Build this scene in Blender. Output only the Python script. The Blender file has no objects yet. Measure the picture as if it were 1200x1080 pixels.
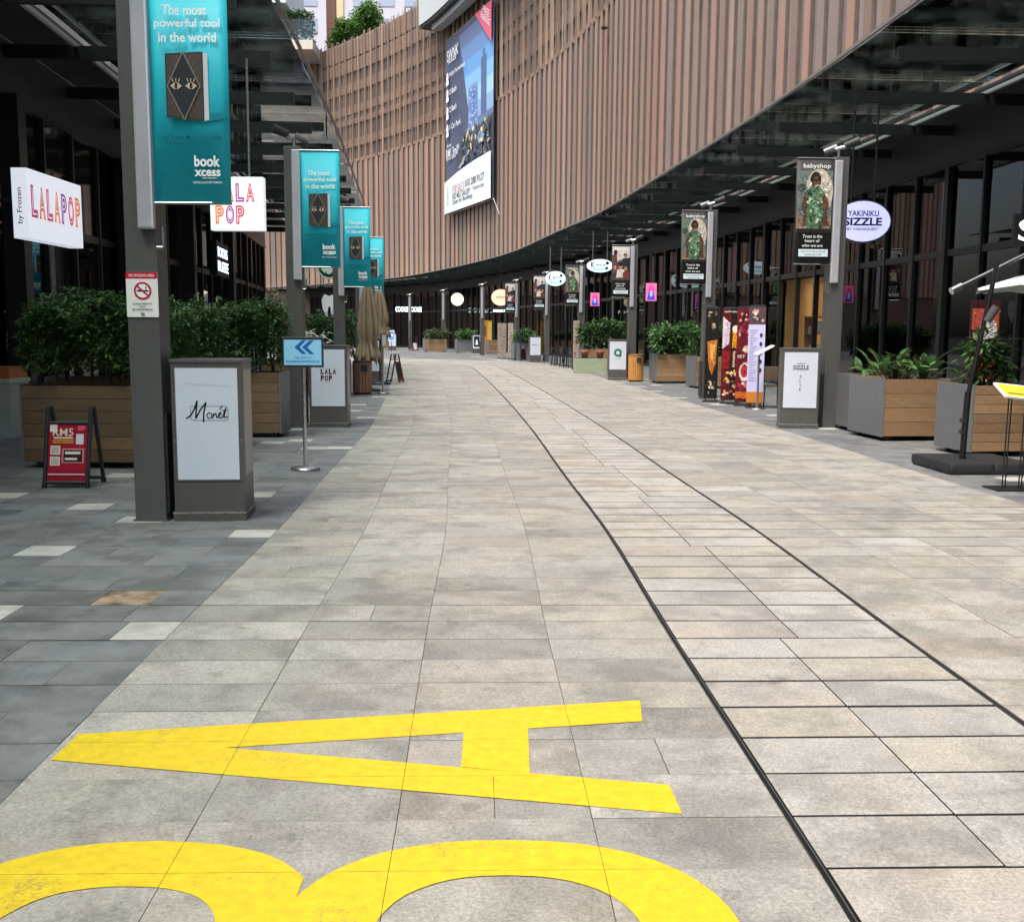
import bpy, bmesh, math, random
from mathutils import Vector, Matrix
random.seed(7)
SC = bpy.context.scene
COL = SC.collection
rad = math.radians

# ------------------------------------------------------------------ camera, sky, sun, exposure
cam_d = bpy.data.cameras.new('camera')
cam = bpy.data.objects.new('camera', cam_d); COL.objects.link(cam)
cam_d.sensor_fit = 'HORIZONTAL'; cam_d.sensor_width = 36.0; cam_d.lens = 36.0
cam_d.clip_start = 0.05; cam_d.clip_end = 2000
_p = math.atan(152 / 1200.0)
cam.matrix_world = Matrix.Translation((0, 0, 1.55)) @ Matrix.Rotation(math.pi / 2 - _p, 4, 'X') @ Matrix.Rotation(rad(0.4), 4, 'Z')
SC.camera = cam
SUN_EL, SUN_AZ = rad(64), rad(215)          # azimuth measured clockwise from +Y
world = bpy.data.worlds.new('World'); SC.world = world; world.use_nodes = True
wn = world.node_tree; wn.nodes.clear()
sky = wn.nodes.new('ShaderNodeTexSky'); sky.sky_type = 'NISHITA'; sky.sun_disc = False
sky.sun_elevation = SUN_EL; sky.sun_rotation = SUN_AZ
sky.air_density = 1.0; sky.dust_density = 5.0; sky.ozone_density = 0.6
bg = wn.nodes.new('ShaderNodeBackground'); bg.inputs[1].default_value = 0.15
wo = wn.nodes.new('ShaderNodeOutputWorld')
wn.links.new(sky.outputs[0], bg.inputs[0]); wn.links.new(bg.outputs[0], wo.inputs[0])
sun_d = bpy.data.lights.new('sun', 'SUN'); sun_d.energy = 1.5; sun_d.angle = rad(16); sun_d.color = (1, 0.97, 0.91)
sun = bpy.data.objects.new('sun', sun_d); COL.objects.link(sun)
_d = Vector((math.sin(SUN_AZ) * math.cos(SUN_EL), math.cos(SUN_AZ) * math.cos(SUN_EL), math.sin(SUN_EL)))
sun.rotation_euler = (-_d).to_track_quat('-Z', 'Y').to_euler(); sun.location = _d * 50
vs = SC.view_settings
SC.display_settings.display_device = 'sRGB'
vs.view_transform = 'Standard'; vs.look = 'None'; vs.gamma = 1; vs.use_curve_mapping = False
vs.exposure = 1.02
SC.cycles.max_bounces = 8; SC.cycles.transparent_max_bounces = 12; SC.cycles.glossy_bounces = 4
SC.cycles.use_denoising = True
SC.cycles.sample_clamp_indirect = 6

# ------------------------------------------------------------------ materials
_mc = {}
def srgb(h):
    h = h.lstrip('#'); o = []
    for i in (0, 2, 4):
        c = int(h[i:i + 2], 16) / 255.0
        o.append(c / 12.92 if c <= 0.04045 else ((c + 0.055) / 1.055) ** 2.4)
    return tuple(o)
def M(name, col, rough=0.6, metal=0.0, var=0.15, scale=7.0, bump=0.0, emit=0.0, rnd=0.0, stretch=None, spec=0.5, dirt=0.0):
    """Principled material with world-space noise variation; rnd = variation between pieces."""
    if name in _mc: return _mc[name]
    m = bpy.data.materials.new(name); m.use_nodes = True
    n = m.node_tree; N = n.nodes; L = n.links
    b = N['Principled BSDF']
    b.inputs['Roughness'].default_value = rough; b.inputs['Metallic'].default_value = metal
    b.inputs['Specular IOR Level'].default_value = spec
    geo = N.new('ShaderNodeNewGeometry')
    vec = geo.outputs['Position']
    if stretch:
        mp = N.new('ShaderNodeMapping'); mp.inputs['Scale'].default_value = stretch
        L.new(vec, mp.inputs['Vector']); vec = mp.outputs[0]
    nz = N.new('ShaderNodeTexNoise'); nz.inputs['Scale'].default_value = scale; nz.inputs['Detail'].default_value = 6
    nz.inputs['Roughness'].default_value = 0.65
    L.new(vec, nz.inputs['Vector'])
    mr = N.new('ShaderNodeMapRange'); mr.inputs[1].default_value = 0.25; mr.inputs[2].default_value = 0.75
    mr.inputs[3].default_value = 1 - var; mr.inputs[4].default_value = 1 + var
    L.new(nz.outputs['Fac'], mr.inputs[0])
    fac = mr.outputs[0]
    if rnd:
        oi = N.new('ShaderNodeObjectInfo'); ad = N.new('ShaderNodeMath'); ad.operation = 'ADD'
        L.new(oi.outputs['Random'], ad.inputs[0]); L.new(geo.outputs['Random Per Island'], ad.inputs[1])
        fr = N.new('ShaderNodeMath'); fr.operation = 'FRACT'; L.new(ad.outputs[0], fr.inputs[0])
        m2 = N.new('ShaderNodeMapRange'); m2.inputs[3].default_value = 1 - rnd; m2.inputs[4].default_value = 1 + rnd
        L.new(fr.outputs[0], m2.inputs[0])
        mu = N.new('ShaderNodeMath'); mu.operation = 'MULTIPLY'; L.new(fac, mu.inputs[0]); L.new(m2.outputs[0], mu.inputs[1]); fac = mu.outputs[0]
    vm = N.new('ShaderNodeVectorMath'); vm.operation = 'SCALE'; vm.inputs[0].default_value = col[:3]
    L.new(fac, vm.inputs['Scale']); L.new(vm.outputs[0], b.inputs['Base Color'])
    rr = N.new('ShaderNodeMapRange'); rr.inputs[3].default_value = max(0.02, rough - 0.08); rr.inputs[4].default_value = min(1, rough + 0.1)
    L.new(nz.outputs['Fac'], rr.inputs[0]); L.new(rr.outputs[0], b.inputs['Roughness'])
    if bump:
        bp = N.new('ShaderNodeBump'); bp.inputs['Strength'].default_value = bump; bp.inputs['Distance'].default_value = 0.01
        L.new(nz.outputs['Fac'], bp.inputs['Height']); L.new(bp.outputs[0], b.inputs['Normal'])
    if emit:
        L.new(vm.outputs[0], b.inputs['Emission Color']); b.inputs['Emission Strength'].default_value = emit
    _mc[name] = m
    return m

def stone(name, cols, rnd_dirt, speck, rough=0.75):
    """Stone slabs: colour picked per slab, fine speckle, cloudy stains."""
    m = bpy.data.materials.new(name); m.use_nodes = True
    n = m.node_tree; N = n.nodes; L = n.links; b = N['Principled BSDF']
    geo = N.new('ShaderNodeNewGeometry'); oi = N.new('ShaderNodeObjectInfo')
    ad = N.new('ShaderNodeMath'); ad.operation = 'ADD'; L.new(oi.outputs['Random'], ad.inputs[0]); L.new(geo.outputs['Random Per Island'], ad.inputs[1])
    fr = N.new('ShaderNodeMath'); fr.operation = 'FRACT'; L.new(ad.outputs[0], fr.inputs[0])
    cr = N.new('ShaderNodeValToRGB'); e = cr.color_ramp.elements
    cr.color_ramp.interpolation = 'LINEAR'
    while len(e) < len(cols): e.new(0.5)
    for i, c in enumerate(cols):
        e[i].position = i / (len(cols) - 1); e[i].color = (*c, 1)
    L.new(fr.outputs[0], cr.inputs[0])
    def noise(sc, det, ro, sx=None):
        nz = N.new('ShaderNodeTexNoise'); nz.inputs['Scale'].default_value = sc; nz.inputs['Detail'].default_value = det
        nz.inputs['Roughness'].default_value = ro
        v = geo.outputs['Position']
        # shift the pattern from slab to slab so that grain stops at the joints
        mx = N.new('ShaderNodeVectorMath'); mx.operation = 'MULTIPLY_ADD'
        cb = N.new('ShaderNodeCombineXYZ'); 
        for k in range(3): L.new(fr.outputs[0], cb.inputs[k])
        L.new(cb.outputs[0], mx.inputs[0]); mx.inputs[1].default_value = (9, 5, 7) if sx else (0, 0, 0); L.new(v, mx.inputs[2])
        v = mx.outputs[0]
        L.new(v, nz.inputs['Vector']); return nz
    sp = noise(75, 5, 0.85, True); cl = noise(7, 10, 0.68, True); bigs = noise(0.55, 5, 0.6)
    def mul(prev, nz, a, bb, lo=0.3, hi=0.7):
        mr = N.new('ShaderNodeMapRange'); mr.inputs[1].default_value = lo; mr.inputs[2].default_value = hi
        mr.inputs[3].default_value = a; mr.inputs[4].default_value = bb; L.new(nz.outputs['Fac'], mr.inputs[0])
        vm = N.new('ShaderNodeVectorMath'); vm.operation = 'SCALE'; L.new(prev, vm.inputs[0]); L.new(mr.outputs[0], vm.inputs['Scale'])
        return vm.outputs[0]
    c = mul(cr.outputs[0], sp, 1 - speck, 1 + speck)
    c = mul(c, cl, 1 - rnd_dirt, 1 + rnd_dirt * 0.7)
    c = mul(c, bigs, 0.86, 1.1)
    # long worn scuffs across the walking direction
    sn = noise(2.4, 12, .66, True)
    c = mul(c, sn, 1 - rnd_dirt * 1.5, 1 + rnd_dirt * 0.2, 0.40, 0.53)
    # small dark drips and pale chips
    vo = N.new('ShaderNodeTexNoise'); vo.inputs['Scale'].default_value = 5.5; vo.inputs['Detail'].default_value = 3; L.new(geo.outputs['Position'], vo.inputs['Vector'])
    c = mul(c, vo, 1 - rnd_dirt * 1.2, 1.0, 0.315, 0.34)
    ch = noise(34, 6, 0.8); c = mul(c, ch, 1.0, 1.0 + speck * 0.9, 0.60, 0.70)
    # warm mineral staining in wide uneven patches
    wn_ = noise(1.1, 9, 0.7); wr = N.new('ShaderNodeMapRange'); wr.inputs[1].default_value = .45; wr.inputs[2].default_value = .68; L.new(wn_.outputs['Fac'], wr.inputs[0])
    wm_ = N.new('ShaderNodeVectorMath'); wm_.operation = 'MULTIPLY'; L.new(c, wm_.inputs[0]); wm_.inputs[1].default_value = (.98, .935, .86)
    mxw = N.new('ShaderNodeMix'); mxw.data_type = 'VECTOR'; L.new(wr.outputs[0], mxw.inputs[0]); L.new(c, mxw.inputs[4]); L.new(wm_.outputs[0], mxw.inputs[5]); c = mxw.outputs[1]
    L.new(c, b.inputs['Base Color'])
    rr = N.new('ShaderNodeMapRange'); rr.inputs[3].default_value = rough - 0.18; rr.inputs[4].default_value = rough + 0.1
    L.new(cl.outputs['Fac'], rr.inputs[0]); L.new(rr.outputs[0], b.inputs['Roughness'])
    bp = N.new('ShaderNodeBump'); bp.inputs['Strength'].default_value = 0.25; bp.inputs['Distance'].default_value = 0.004
    L.new(sp.outputs['Fac'], bp.inputs['Height']); L.new(bp.outputs[0], b.inputs['Normal'])
    return m

def glass_mat(name, tint, refl_rough=0.02, ior=1.5, dirt=0.0):
    m = bpy.data.materials.new(name); m.use_nodes = True
    n = m.node_tree; N = n.nodes; L = n.links; N.remove(N['Principled BSDF'])
    tr = N.new('ShaderNodeBsdfTransparent'); tr.inputs[0].default_value = (*tint, 1)
    gl = N.new('ShaderNodeBsdfGlossy'); gl.inputs['Roughness'].default_value = refl_rough
    fr = N.new('ShaderNodeFresnel'); fr.inputs[0].default_value = ior
    mx = N.new('ShaderNodeMixShader'); L.new(fr.outputs[0], mx.inputs[0]); L.new(tr.outputs[0], mx.inputs[1]); L.new(gl.outputs[0], mx.inputs[2])
    out = mx.outputs[0]
    if dirt:
        df = N.new('ShaderNodeBsdfDiffuse'); df.inputs[0].default_value = (0.22, 0.26, 0.25, 1)
        nz = N.new('ShaderNodeTexNoise'); nz.inputs['Scale'].default_value = 1.3; nz.inputs['Detail'].default_value = 10; nz.inputs['Roughness'].default_value = 0.7
        g = N.new('ShaderNodeNewGeometry'); L.new(g.outputs['Position'], nz.inputs['Vector'])
        mr = N.new('ShaderNodeMapRange'); mr.inputs[1].default_value = 0.45; mr.inputs[2].default_value = 0.8; mr.inputs[3].default_value = 0; mr.inputs[4].default_value = dirt
        L.new(nz.outputs['Fac'], mr.inputs[0])
        m2 = N.new('ShaderNodeMixShader'); L.new(mr.outputs[0], m2.inputs[0]); L.new(out, m2.inputs[1]); L.new(df.outputs[0], m2.inputs[2]); out = m2.outputs[0]
    o = N['Material Output']; L.new(out, o.inputs['Surface'])
    return m

def leaf_mat(name, cols, rough=0.42):
    m = bpy.data.materials.new(name); m.use_nodes = True
    n = m.node_tree; N = n.nodes; L = n.links; b = N['Principled BSDF']
    geo = N.new('ShaderNodeNewGeometry'); oi = N.new('ShaderNodeObjectInfo')
    ad = N.new('ShaderNodeMath'); ad.operation = 'ADD'; L.new(oi.outputs['Random'], ad.inputs[0]); L.new(geo.outputs['Random Per Island'], ad.inputs[1])
    fr = N.new('ShaderNodeMath'); fr.operation = 'FRACT'; L.new(ad.outputs[0], fr.inputs[0])
    cr = N.new('ShaderNodeValToRGB'); e = cr.color_ramp.elements
    while len(e) < len(cols): e.new(0.5)
    for i, c in enumerate(cols): e[i].position = i / (len(cols) - 1); e[i].color = (*c, 1)
    L.new(fr.outputs[0], cr.inputs[0]); L.new(cr.outputs[0], b.inputs['Base Color'])
    b.inputs['Roughness'].default_value = rough
    tl = N.new('ShaderNodeBsdfTranslucent'); L.new(cr.outputs[0], tl.inputs[0])
    mx = N.new('ShaderNodeMixShader'); mx.inputs[0].default_value = 0.25
    L.new(b.outputs[0], mx.inputs[1]); L.new(tl.outputs[0], mx.inputs[2]); L.new(mx.outputs[0], N['Material Output'].inputs['Surface'])
    return m

def I(hexcol, emit=0.0):                                    # printing ink / sign face
    return M('ink_' + hexcol.lstrip('#') + ('_lit%d' % int(emit * 10) if emit else ''), srgb(hexcol), 0.5, 0, 0.04, 20, emit=emit, spec=0.25)

stone_light = stone('light_granite', [(.255, .25, .228), (.295, .292, .268), (.315, .305, .265), (.325, .323, .30), (.29, .268, .232), (.355, .352, .33)], 0.17, 0.48)
stone_track = stone('drain_lid_granite', [(.31, .306, .285), (.36, .358, .338), (.345, .326, .278), (.375, .373, .352), (.335, .302, .265)], 0.15, 0.48)
stone_dark = stone('dark_granite', [(.150, .158, .162), (.175, .184, .189), (.198, .207, .211), (.162, .165, .165)], 0.2, 0.2, 0.6)
stone_accent = stone('pale_accent_granite', [(.41, .40, .38), (.45, .44, .41), (.49, .48, .46)], 0.14, 0.2)
stone_rust = stone('rust_stained_granite', [(.34, .25, .165), (.36, .27, .18)], 0.5, 0.25)
joint = M('dark_joint', (.028, .028, .027), 0.9)
grout = M('sandy_grout', (.13, .122, .105), 0.9, 0, .4, 12)
yellow = M('yellow_road_paint', (.60, .445, .010), 0.6, 0, 0.2, 22, bump=0.25)
post_m = M('post_paint', (.10, .10, .094), 0.42, 0.2, 0.1, 5, stretch=(3, 3, .8))
sleeve_m = M('silver_sleeve', (.60, .60, .64), 0.35, 0.5, 0.08, 4)
black_m = M('black_metal', (.012, .012, .013), 0.38, 0.2, 0.2)
black_pl = M('black_plastic', (.018, .019, .021), 0.5, 0, 0.2)
steel = M('brushed_steel', (.5, .5, .5), 0.28, 0.95, 0.1, 30)
pyl_m = M('pylon_bronze_grey', (.115, .11, .10), 0.4, 0.45, 0.1, 5, stretch=(3, 3, .8))
white_face = M('white_acrylic', (.58, .64, .72), 0.18, 0, 0.03, 3)
planter_grey = M('planter_grey_metal', (.15, .158, .165), 0.5, 0.1, 0.1, 5, rnd=0.05, stretch=(2.5, 2.5, 1))
wood = M('planter_wood', (.27, .165, .085), 0.6, 0, 0.35, 3.0, bump=0.3, rnd=0.22, stretch=(2.5, 2.5, 26))
wood_dark = M('aged_planter_wood', (.17, .105, .055), 0.6, 0, 0.3, 3.0, bump=0.3, rnd=0.2, stretch=(2.5, 2.5, 26))  # planter wood in a darker brown
soil = M('soil', (.03, .022, .015), 0.95, 0, 0.4, 30, bump=0.6)
slat_a = M('slat_terracotta', (.31, .203, .149), 0.55, 0, 0.10, 1.2, rnd=0.24, stretch=(3, 3, .25))
slat_b = M('slat_grey', (.228, .182, .156), 0.5, 0, 0.08, 1.2, rnd=0.28, stretch=(3, 3, .25))
slat_fin = M('slat_fin_pale', (.36, .26, .19), 0.5, 0, 0.1, 1.0, rnd=0.35)  # pale tone paints the lit edges of the fins into the colour
slat_dk = M('slat_backing', (.085, .06, .05), 0.7, 0, 0.2, 1.0)  # colour darkened so the gaps between slats carry painted shade
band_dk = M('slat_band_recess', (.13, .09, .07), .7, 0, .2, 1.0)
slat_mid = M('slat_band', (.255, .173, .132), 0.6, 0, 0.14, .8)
dark_frame = M('shopfront_frame', (.016, .017, .018), 0.35, 0.3, 0.15)
fascia_m = M('fascia_panel', (.035, .037, .04), 0.4, 0.2, 0.12, 2)
beam_m = M('canopy_beam', (.016, .018, .019), 0.45, 0.3, 0.15)
interior_m = M('shop_interior', (.07, .066, .062), 0.7, 0, 0.3, 2)
canopy_glass = glass_mat('canopy_glass', (.79, .875, .86), 0.015, 1.45, dirt=0.2)
shop_glass = glass_mat('shopfront_glass', (.52, .54, .54), 0.01, 1.5)
clear_glass = glass_mat('balustrade_glass', (.74, .86, .84), 0.02, 1.5)
leaf_dark = leaf_mat('hedge_leaves', [(.016, .042, .010), (.034, .085, .018), (.055, .13, .028), (.095, .19, .045)])
leaf_bright = leaf_mat('broad_leaves', [(.03, .09, .03), (.055, .14, .04), (.09, .20, .055), (.14, .25, .09)])
leaf_roof = leaf_mat('roof_tree_leaves', [(.06, .15, .03), (.11, .24, .05), (.17, .32, .08), (.24, .38, .12)])
leaf_grey = leaf_mat('dusty_leaves', [(.04, .07, .03), (.075, .12, .05), (.12, .17, .075)])
stem_m = M('stem', (.05, .04, .02), 0.8)
tan_cloth = M('tan_parasol_cloth', (.22, .165, .11), 0.9, 0, 0.18, 9, bump=0.2)
# worn-through specks and tyre scuffs in the yellow paint
_n = yellow.node_tree; _b = _n.nodes['Principled BSDF']; _src = _b.inputs['Base Color'].links[0].from_socket
_g = _n.nodes.new('ShaderNodeNewGeometry'); _z = _n.nodes.new('ShaderNodeTexNoise'); _z.inputs['Scale'].default_value = 90; _z.inputs['Detail'].default_value = 5
_z2 = _n.nodes.new('ShaderNodeTexNoise'); _z2.inputs['Scale'].default_value = 3.2; _z2.inputs['Detail'].default_value = 6
_n.links.new(_g.outputs['Position'], _z.inputs['Vector']); _n.links.new(_g.outputs['Position'], _z2.inputs['Vector'])
_a = _n.nodes.new('ShaderNodeMath'); _a.operation = 'MULTIPLY'; _n.links.new(_z.outputs['Fac'], _a.inputs[0]); _n.links.new(_z2.outputs['Fac'], _a.inputs[1])
_r = _n.nodes.new('ShaderNodeMapRange'); _r.inputs[1].default_value = .34; _r.inputs[2].default_value = .42; _r.inputs[4].default_value = .6; _n.links.new(_a.outputs[0], _r.inputs[0])
_m = _n.nodes.new('ShaderNodeMix'); _m.data_type = 'RGBA'; _n.links.new(_r.outputs[0], _m.inputs[0]); _n.links.new(_src, _m.inputs[6]); _m.inputs[7].default_value = (.27, .20, .07, 1); _n.links.new(_m.outputs[2], _b.inputs['Base Color'])
white_cloth = M('white_parasol_cloth', (.75, .76, .76), 0.85, 0, 0.04, 6)

# ------------------------------------------------------------------ object helpers
def tag(o, label=None, cat=None, group=None, kind=None):
    if label: o['label'] = label
    if cat: o['category'] = cat
    if group: o['group'] = group
    if kind: o['kind'] = kind
    return o
def thing(name, label, cat, loc=(0, 0, 0), rotz=0.0, group=None):
    o = bpy.data.objects.new(name, None); COL.objects.link(o)
    o.location = loc; o.rotation_euler = (0, 0, rotz); o.empty_display_size = 0.2
    return tag(o, label, cat, group)
def link(name, me, parent=None, loc=(0, 0, 0), rotz=0.0, scale=None):
    o = bpy.data.objects.new(name, me); COL.objects.link(o)
    o.location = loc; o.rotation_euler = (0, 0, rotz)
    if scale: o.scale = scale
    if parent: o.parent = parent
    return o
class MB:
    def __init__(s): s.v = []; s.f = []; s.fm = []; s.mats = []; s.sm = []
    def mi(s, m):
        if m not in s.mats: s.mats.append(m)
        return s.mats.index(m)
    def poly(s, pts, m, smooth=False):
        b = len(s.v); s.v += [tuple(p) for p in pts]; s.f.append(tuple(range(b, b + len(pts)))); s.fm.append(s.mi(m)); s.sm.append(smooth)
    def faces(s, verts, faces, m, smooth=False):
        b = len(s.v); s.v += [tuple(p) for p in verts]; k = s.mi(m)
        for f in faces: s.f.append(tuple(i + b for i in f)); s.fm.append(k); s.sm.append(smooth)
    def box(s, x0, x1, y0, y1, z0, z1, m, T=None):
        v = [Vector((x, y, z)) for z in (z0, z1) for y in (y0, y1) for x in (x0, x1)]
        if T: v = [T @ p for p in v]
        s.faces(v, [(0, 2, 3, 1), (4, 5, 7, 6), (0, 1, 5, 4), (2, 6, 7, 3), (0, 4, 6, 2), (1, 3, 7, 5)], m)
    def tube(s, p0, p1, r0, m, r1=None, n=10, cap=True):
        p0 = Vector(p0); p1 = Vector(p1); r1 = r0 if r1 is None else r1
        q = (p1 - p0).to_track_quat('Z', 'Y'); v = []
        for p, r in ((p0, r0), (p1, r1)):
            for i in range(n):
                a = 2 * math.pi * i / n; v.append(p + q @ Vector((r * math.cos(a), r * math.sin(a), 0)))
        s.faces(v, [(i, (i + 1) % n, n + (i + 1) % n, n + i) for i in range(n)], m, True)
        if cap:
            s.faces(v[:n], [tuple(range(n - 1, -1, -1))], m); s.faces(v[n:], [tuple(range(n))], m)
    def lathe(s, prof, m, n=20, cx=0, cy=0, lob=0, lobamp=0.0, ph=0.0):
        v = []
        for r, z in prof:
            for i in range(n):
                a = 2 * math.pi * i / n; k = r * (1 + lobamp * math.cos(lob * a + ph + z * 0.8))
                v.append((cx + k * math.cos(a), cy + k * math.sin(a), z))
        f = []
        for j in range(len(prof) - 1):
            for i in range(n):
                f.append((j * n + i, j * n + (i + 1) % n, (j + 1) * n + (i + 1) % n, (j + 1) * n + i))
        f.append(tuple(range(n - 1, -1, -1))); f.append(tuple((len(prof) - 1) * n + i for i in range(n)))
        s.faces(v, f, m, True)
    def mesh(s, name, bevel=0.0):
        me = bpy.data.meshes.new(name); me.from_pydata(s.v, [], s.f)
        for m in s.mats: me.materials.append(m)
        me.polygons.foreach_set('material_index', s.fm); me.polygons.foreach_set('use_smooth', s.sm); me.update()
        if bevel:
            bm = bmesh.new(); bm.from_mesh(me); bmesh.ops.remove_doubles(bm, verts=bm.verts, dist=1e-6)
            ed = [e for e in bm.edges if len(e.link_faces) == 2 and e.calc_face_angle(0) > 0.7]
            bmesh.ops.bevel(bm, geom=ed, offset=bevel, segments=2, affect='EDGES', profile=0.6, clamp_overlap=True)
            bm.to_mesh(me); bm.free()
        return me
    def build(s, name, parent=None, loc=(0, 0, 0), rotz=0.0, bevel=0.0):
        return link(name, s.mesh(name, bevel), parent, loc, rotz)
def unit_cube(name, m):
    b = MB(); b.box(-.5, .5, -.5, .5, -.5, .5, m); return b.mesh(name)

# ------------------------------------------------------------------ text and flat print
_tc = {}
def text_geo(txt, bold=0.0):
    if (txt, bold) in _tc: return _tc[txt, bold]
    cu = bpy.data.curves.new('lettering', 'FONT'); cu.body = txt; cu.resolution_u = 3; cu.fill_mode = 'FRONT'; cu.offset = bold
    ob = bpy.data.objects.new('lettering', cu); COL.objects.link(ob)
    bpy.context.view_layer.update()
    me = bpy.data.meshes.new_from_object(ob.evaluated_get(bpy.context.evaluated_depsgraph_get()))
    vs_ = [(v.co.x, v.co.y) for v in me.vertices]; fs = [tuple(p.vertices) for p in me.polygons]
    bpy.data.objects.remove(ob); bpy.data.curves.remove(cu); bpy.data.meshes.remove(me)
    x0 = min(v[0] for v in vs_); x1 = max(v[0] for v in vs_); y0 = min(v[1] for v in vs_); y1 = max(v[1] for v in vs_)
    _tc[txt, bold] = ([((x - x0) / (x1 - x0), (y - y0) / (y1 - y0)) for x, y in vs_], fs, (x1 - x0) / (y1 - y0))
    return _tc[txt, bold]
def art(parent, items, y=0.0, name='print', step=0.0004, flip=False, fn=None):
    """Flat print in the local XZ plane, seen from -Y. Each item is laid a hair above the one before."""
    b = MB(); k = 0
    fn = fn or (lambda u, v, e: (u, y - e, v))
    e = 0.0
    for it in items:
        t = it[0]; e += 1.2e-5 if t == 'dab' else step
        if t == 'rect':
            _, u0, v0, u1, v1, m = it; b.poly([fn(u0, v0, e), fn(u1, v0, e), fn(u1, v1, e), fn(u0, v1, e)], m)
        elif t == 'poly':
            b.poly([fn(u, v, e) for u, v in it[1]], it[2])
        elif t == 'ell':
            _, cu, cv, ru, rv, m = it
            b.poly([fn(cu + ru * math.cos(2 * math.pi * i / 28), cv + rv * math.sin(2 * math.pi * i / 28), e) for i in range(28)], m)
        elif t == 'dab':
            _, cu, cv, ru, rv, m, ro_ = it; ca, sa_ = math.cos(ro_), math.sin(ro_); pp = []
            for i in range(7):
                a = 2 * math.pi * i / 7; x, z = ru * math.cos(a), rv * math.sin(a); pp.append(fn(cu + x * ca - z * sa_, cv + x * sa_ + z * ca, e))
            b.poly(pp, m)
        elif t == 'ring':
            _, cu, cv, ro, ri, m = it; n = 28; vv = []
            for r in (ro, ri):
                for i in range(n): vv.append(fn(cu + r * math.cos(2 * math.pi * i / n), cv + r * math.sin(2 * math.pi * i / n), e))
            b.faces(vv, [(i, (i + 1) % n, n + (i + 1) % n, n + i) for i in range(n)], m)
        elif t == 'text':
            _, s_, cu, cv, w, h, m = it[:7]; slant = it[7] if len(it) > 7 else 0; rot = it[8] if len(it) > 8 else 0
            vs_, fs, asp = text_geo(s_, it[9] if len(it) > 9 else .006)
            if h is None: h = w / asp
            if w is None: w = h * asp
            out = []
            for a, c in vs_:
                du = (a - .5) * w + slant * (c - .5) * h; dv = (c - .5) * h
                if rot: du, dv = du * math.cos(rot) - dv * math.sin(rot), du * math.sin(rot) + dv * math.cos(rot)
                out.append(fn(cu + du, cv + dv, e))
            b.faces(out, fs, m)
        elif t == 'line':
            _, pts, wd, m = it
            for (a, c), (d, f) in zip(pts[:-1], pts[1:]):
                L_ = math.hypot(d - a, f - c) or 1; nx, ny = -(f - c) / L_ * wd / 2, (d - a) / L_ * wd / 2
                b.poly([fn(a - nx, c - ny, e), fn(d - nx, f - ny, e), fn(d + nx, f + ny, e), fn(a + nx, c + ny, e)], m)
    return b.build(name, parent)

def tint_hex(h, k):
    h = h.lstrip('#'); return '#%02x%02x%02x' % tuple(int(max(0, min(255, round(int(h[i:i + 2], 16) * k / 12) * 12))) for i in (0, 2, 4))
def dabs(u0, v0, u1, v1, fn, n, r, seed, jit=(.72, .88, 1.0, 1.12, 1.28)):
    rg = random.Random(seed); o = []
    for _ in range(n):
        u, v = rg.uniform(u0, u1), rg.uniform(v0, v1); h = fn(u, v)
        if h: o.append(('dab', u, v, r * rg.uniform(.4, 1.2), r * rg.uniform(.2, .6), I(tint_hex(h, rg.choice(jit))), rg.uniform(0, 3.14)))
    return o
def inpoly(pts, u, v):
    c = False
    for (x0, y0), (x1, y1) in zip(pts, pts[1:] + pts[:1]):
        if (y0 > v) != (y1 > v) and u < (x1 - x0) * (v - y0) / (y1 - y0) + x0: c = not c
    return c
def item_color(items, u, v):
    '''colour code of the topmost flat item of a print under (u, v)'''
    h = None
    for it in items:
        t = it[0]; hit = False; m = it[-1]
        if t == 'rect': hit = it[1] < u < it[3] and it[2] < v < it[4]
        elif t == 'poly': hit = inpoly(it[1], u, v)
        elif t == 'ell': hit = ((u - it[1]) / it[3]) ** 2 + ((v - it[2]) / it[4]) ** 2 < 1; m = it[5]
        if hit and m.name.startswith('ink_'): h = '#' + m.name[4:10]
    return h

# ------------------------------------------------------------------ plan curves
class Curve:
    def __init__(s, pts, sub=24):
        P = [Vector(p) for p in pts]; P = [P[0] * 2 - P[1]] + P + [P[-1] * 2 - P[-2]]; o = []
        for i in range(1, len(P) - 2):
            for k in range(sub):
                t = k / sub; p0, p1, p2, p3 = P[i - 1:i + 3]
                o.append(0.5 * ((2 * p1) + (p2 - p0) * t + (2 * p0 - 5 * p1 + 4 * p2 - p3) * t * t + (3 * p1 - p0 - 3 * p2 + p3) * t ** 3))
        o.append(P[-2]); s.p = o; s.l = [0.0]
        for a, b in zip(o[:-1], o[1:]): s.l.append(s.l[-1] + (b - a).length)
        s.L = s.l[-1]
    def at(s, d):
        import bisect
        d = max(0.0, min(s.L - 1e-6, d)); i = max(0, min(len(s.p) - 2, bisect.bisect_right(s.l, d) - 1))
        w = (d - s.l[i]) / max(1e-9, s.l[i + 1] - s.l[i]); p = s.p[i].lerp(s.p[i + 1], w)
        j0, j1 = max(0, i - 6), min(len(s.p) - 1, i + 7); t = (s.p[j1] - s.p[j0]).normalized()
        return p, t
    def off(s, d, o):                                       # o to the right of travel
        p, t = s.at(d); return p + Vector((t.y, -t.x)) * o
    def ang(s, d):
        _, t = s.at(d); return math.atan2(t.y, t.x)
    def s_of_y(s, y):
        for i in range(len(s.p) - 1):
            if s.p[i].y <= y < s.p[i + 1].y: return s.l[i] + (y - s.p[i].y) / (s.p[i + 1].y - s.p[i].y) * (s.l[i + 1] - s.l[i])
        return 0.0
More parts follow.
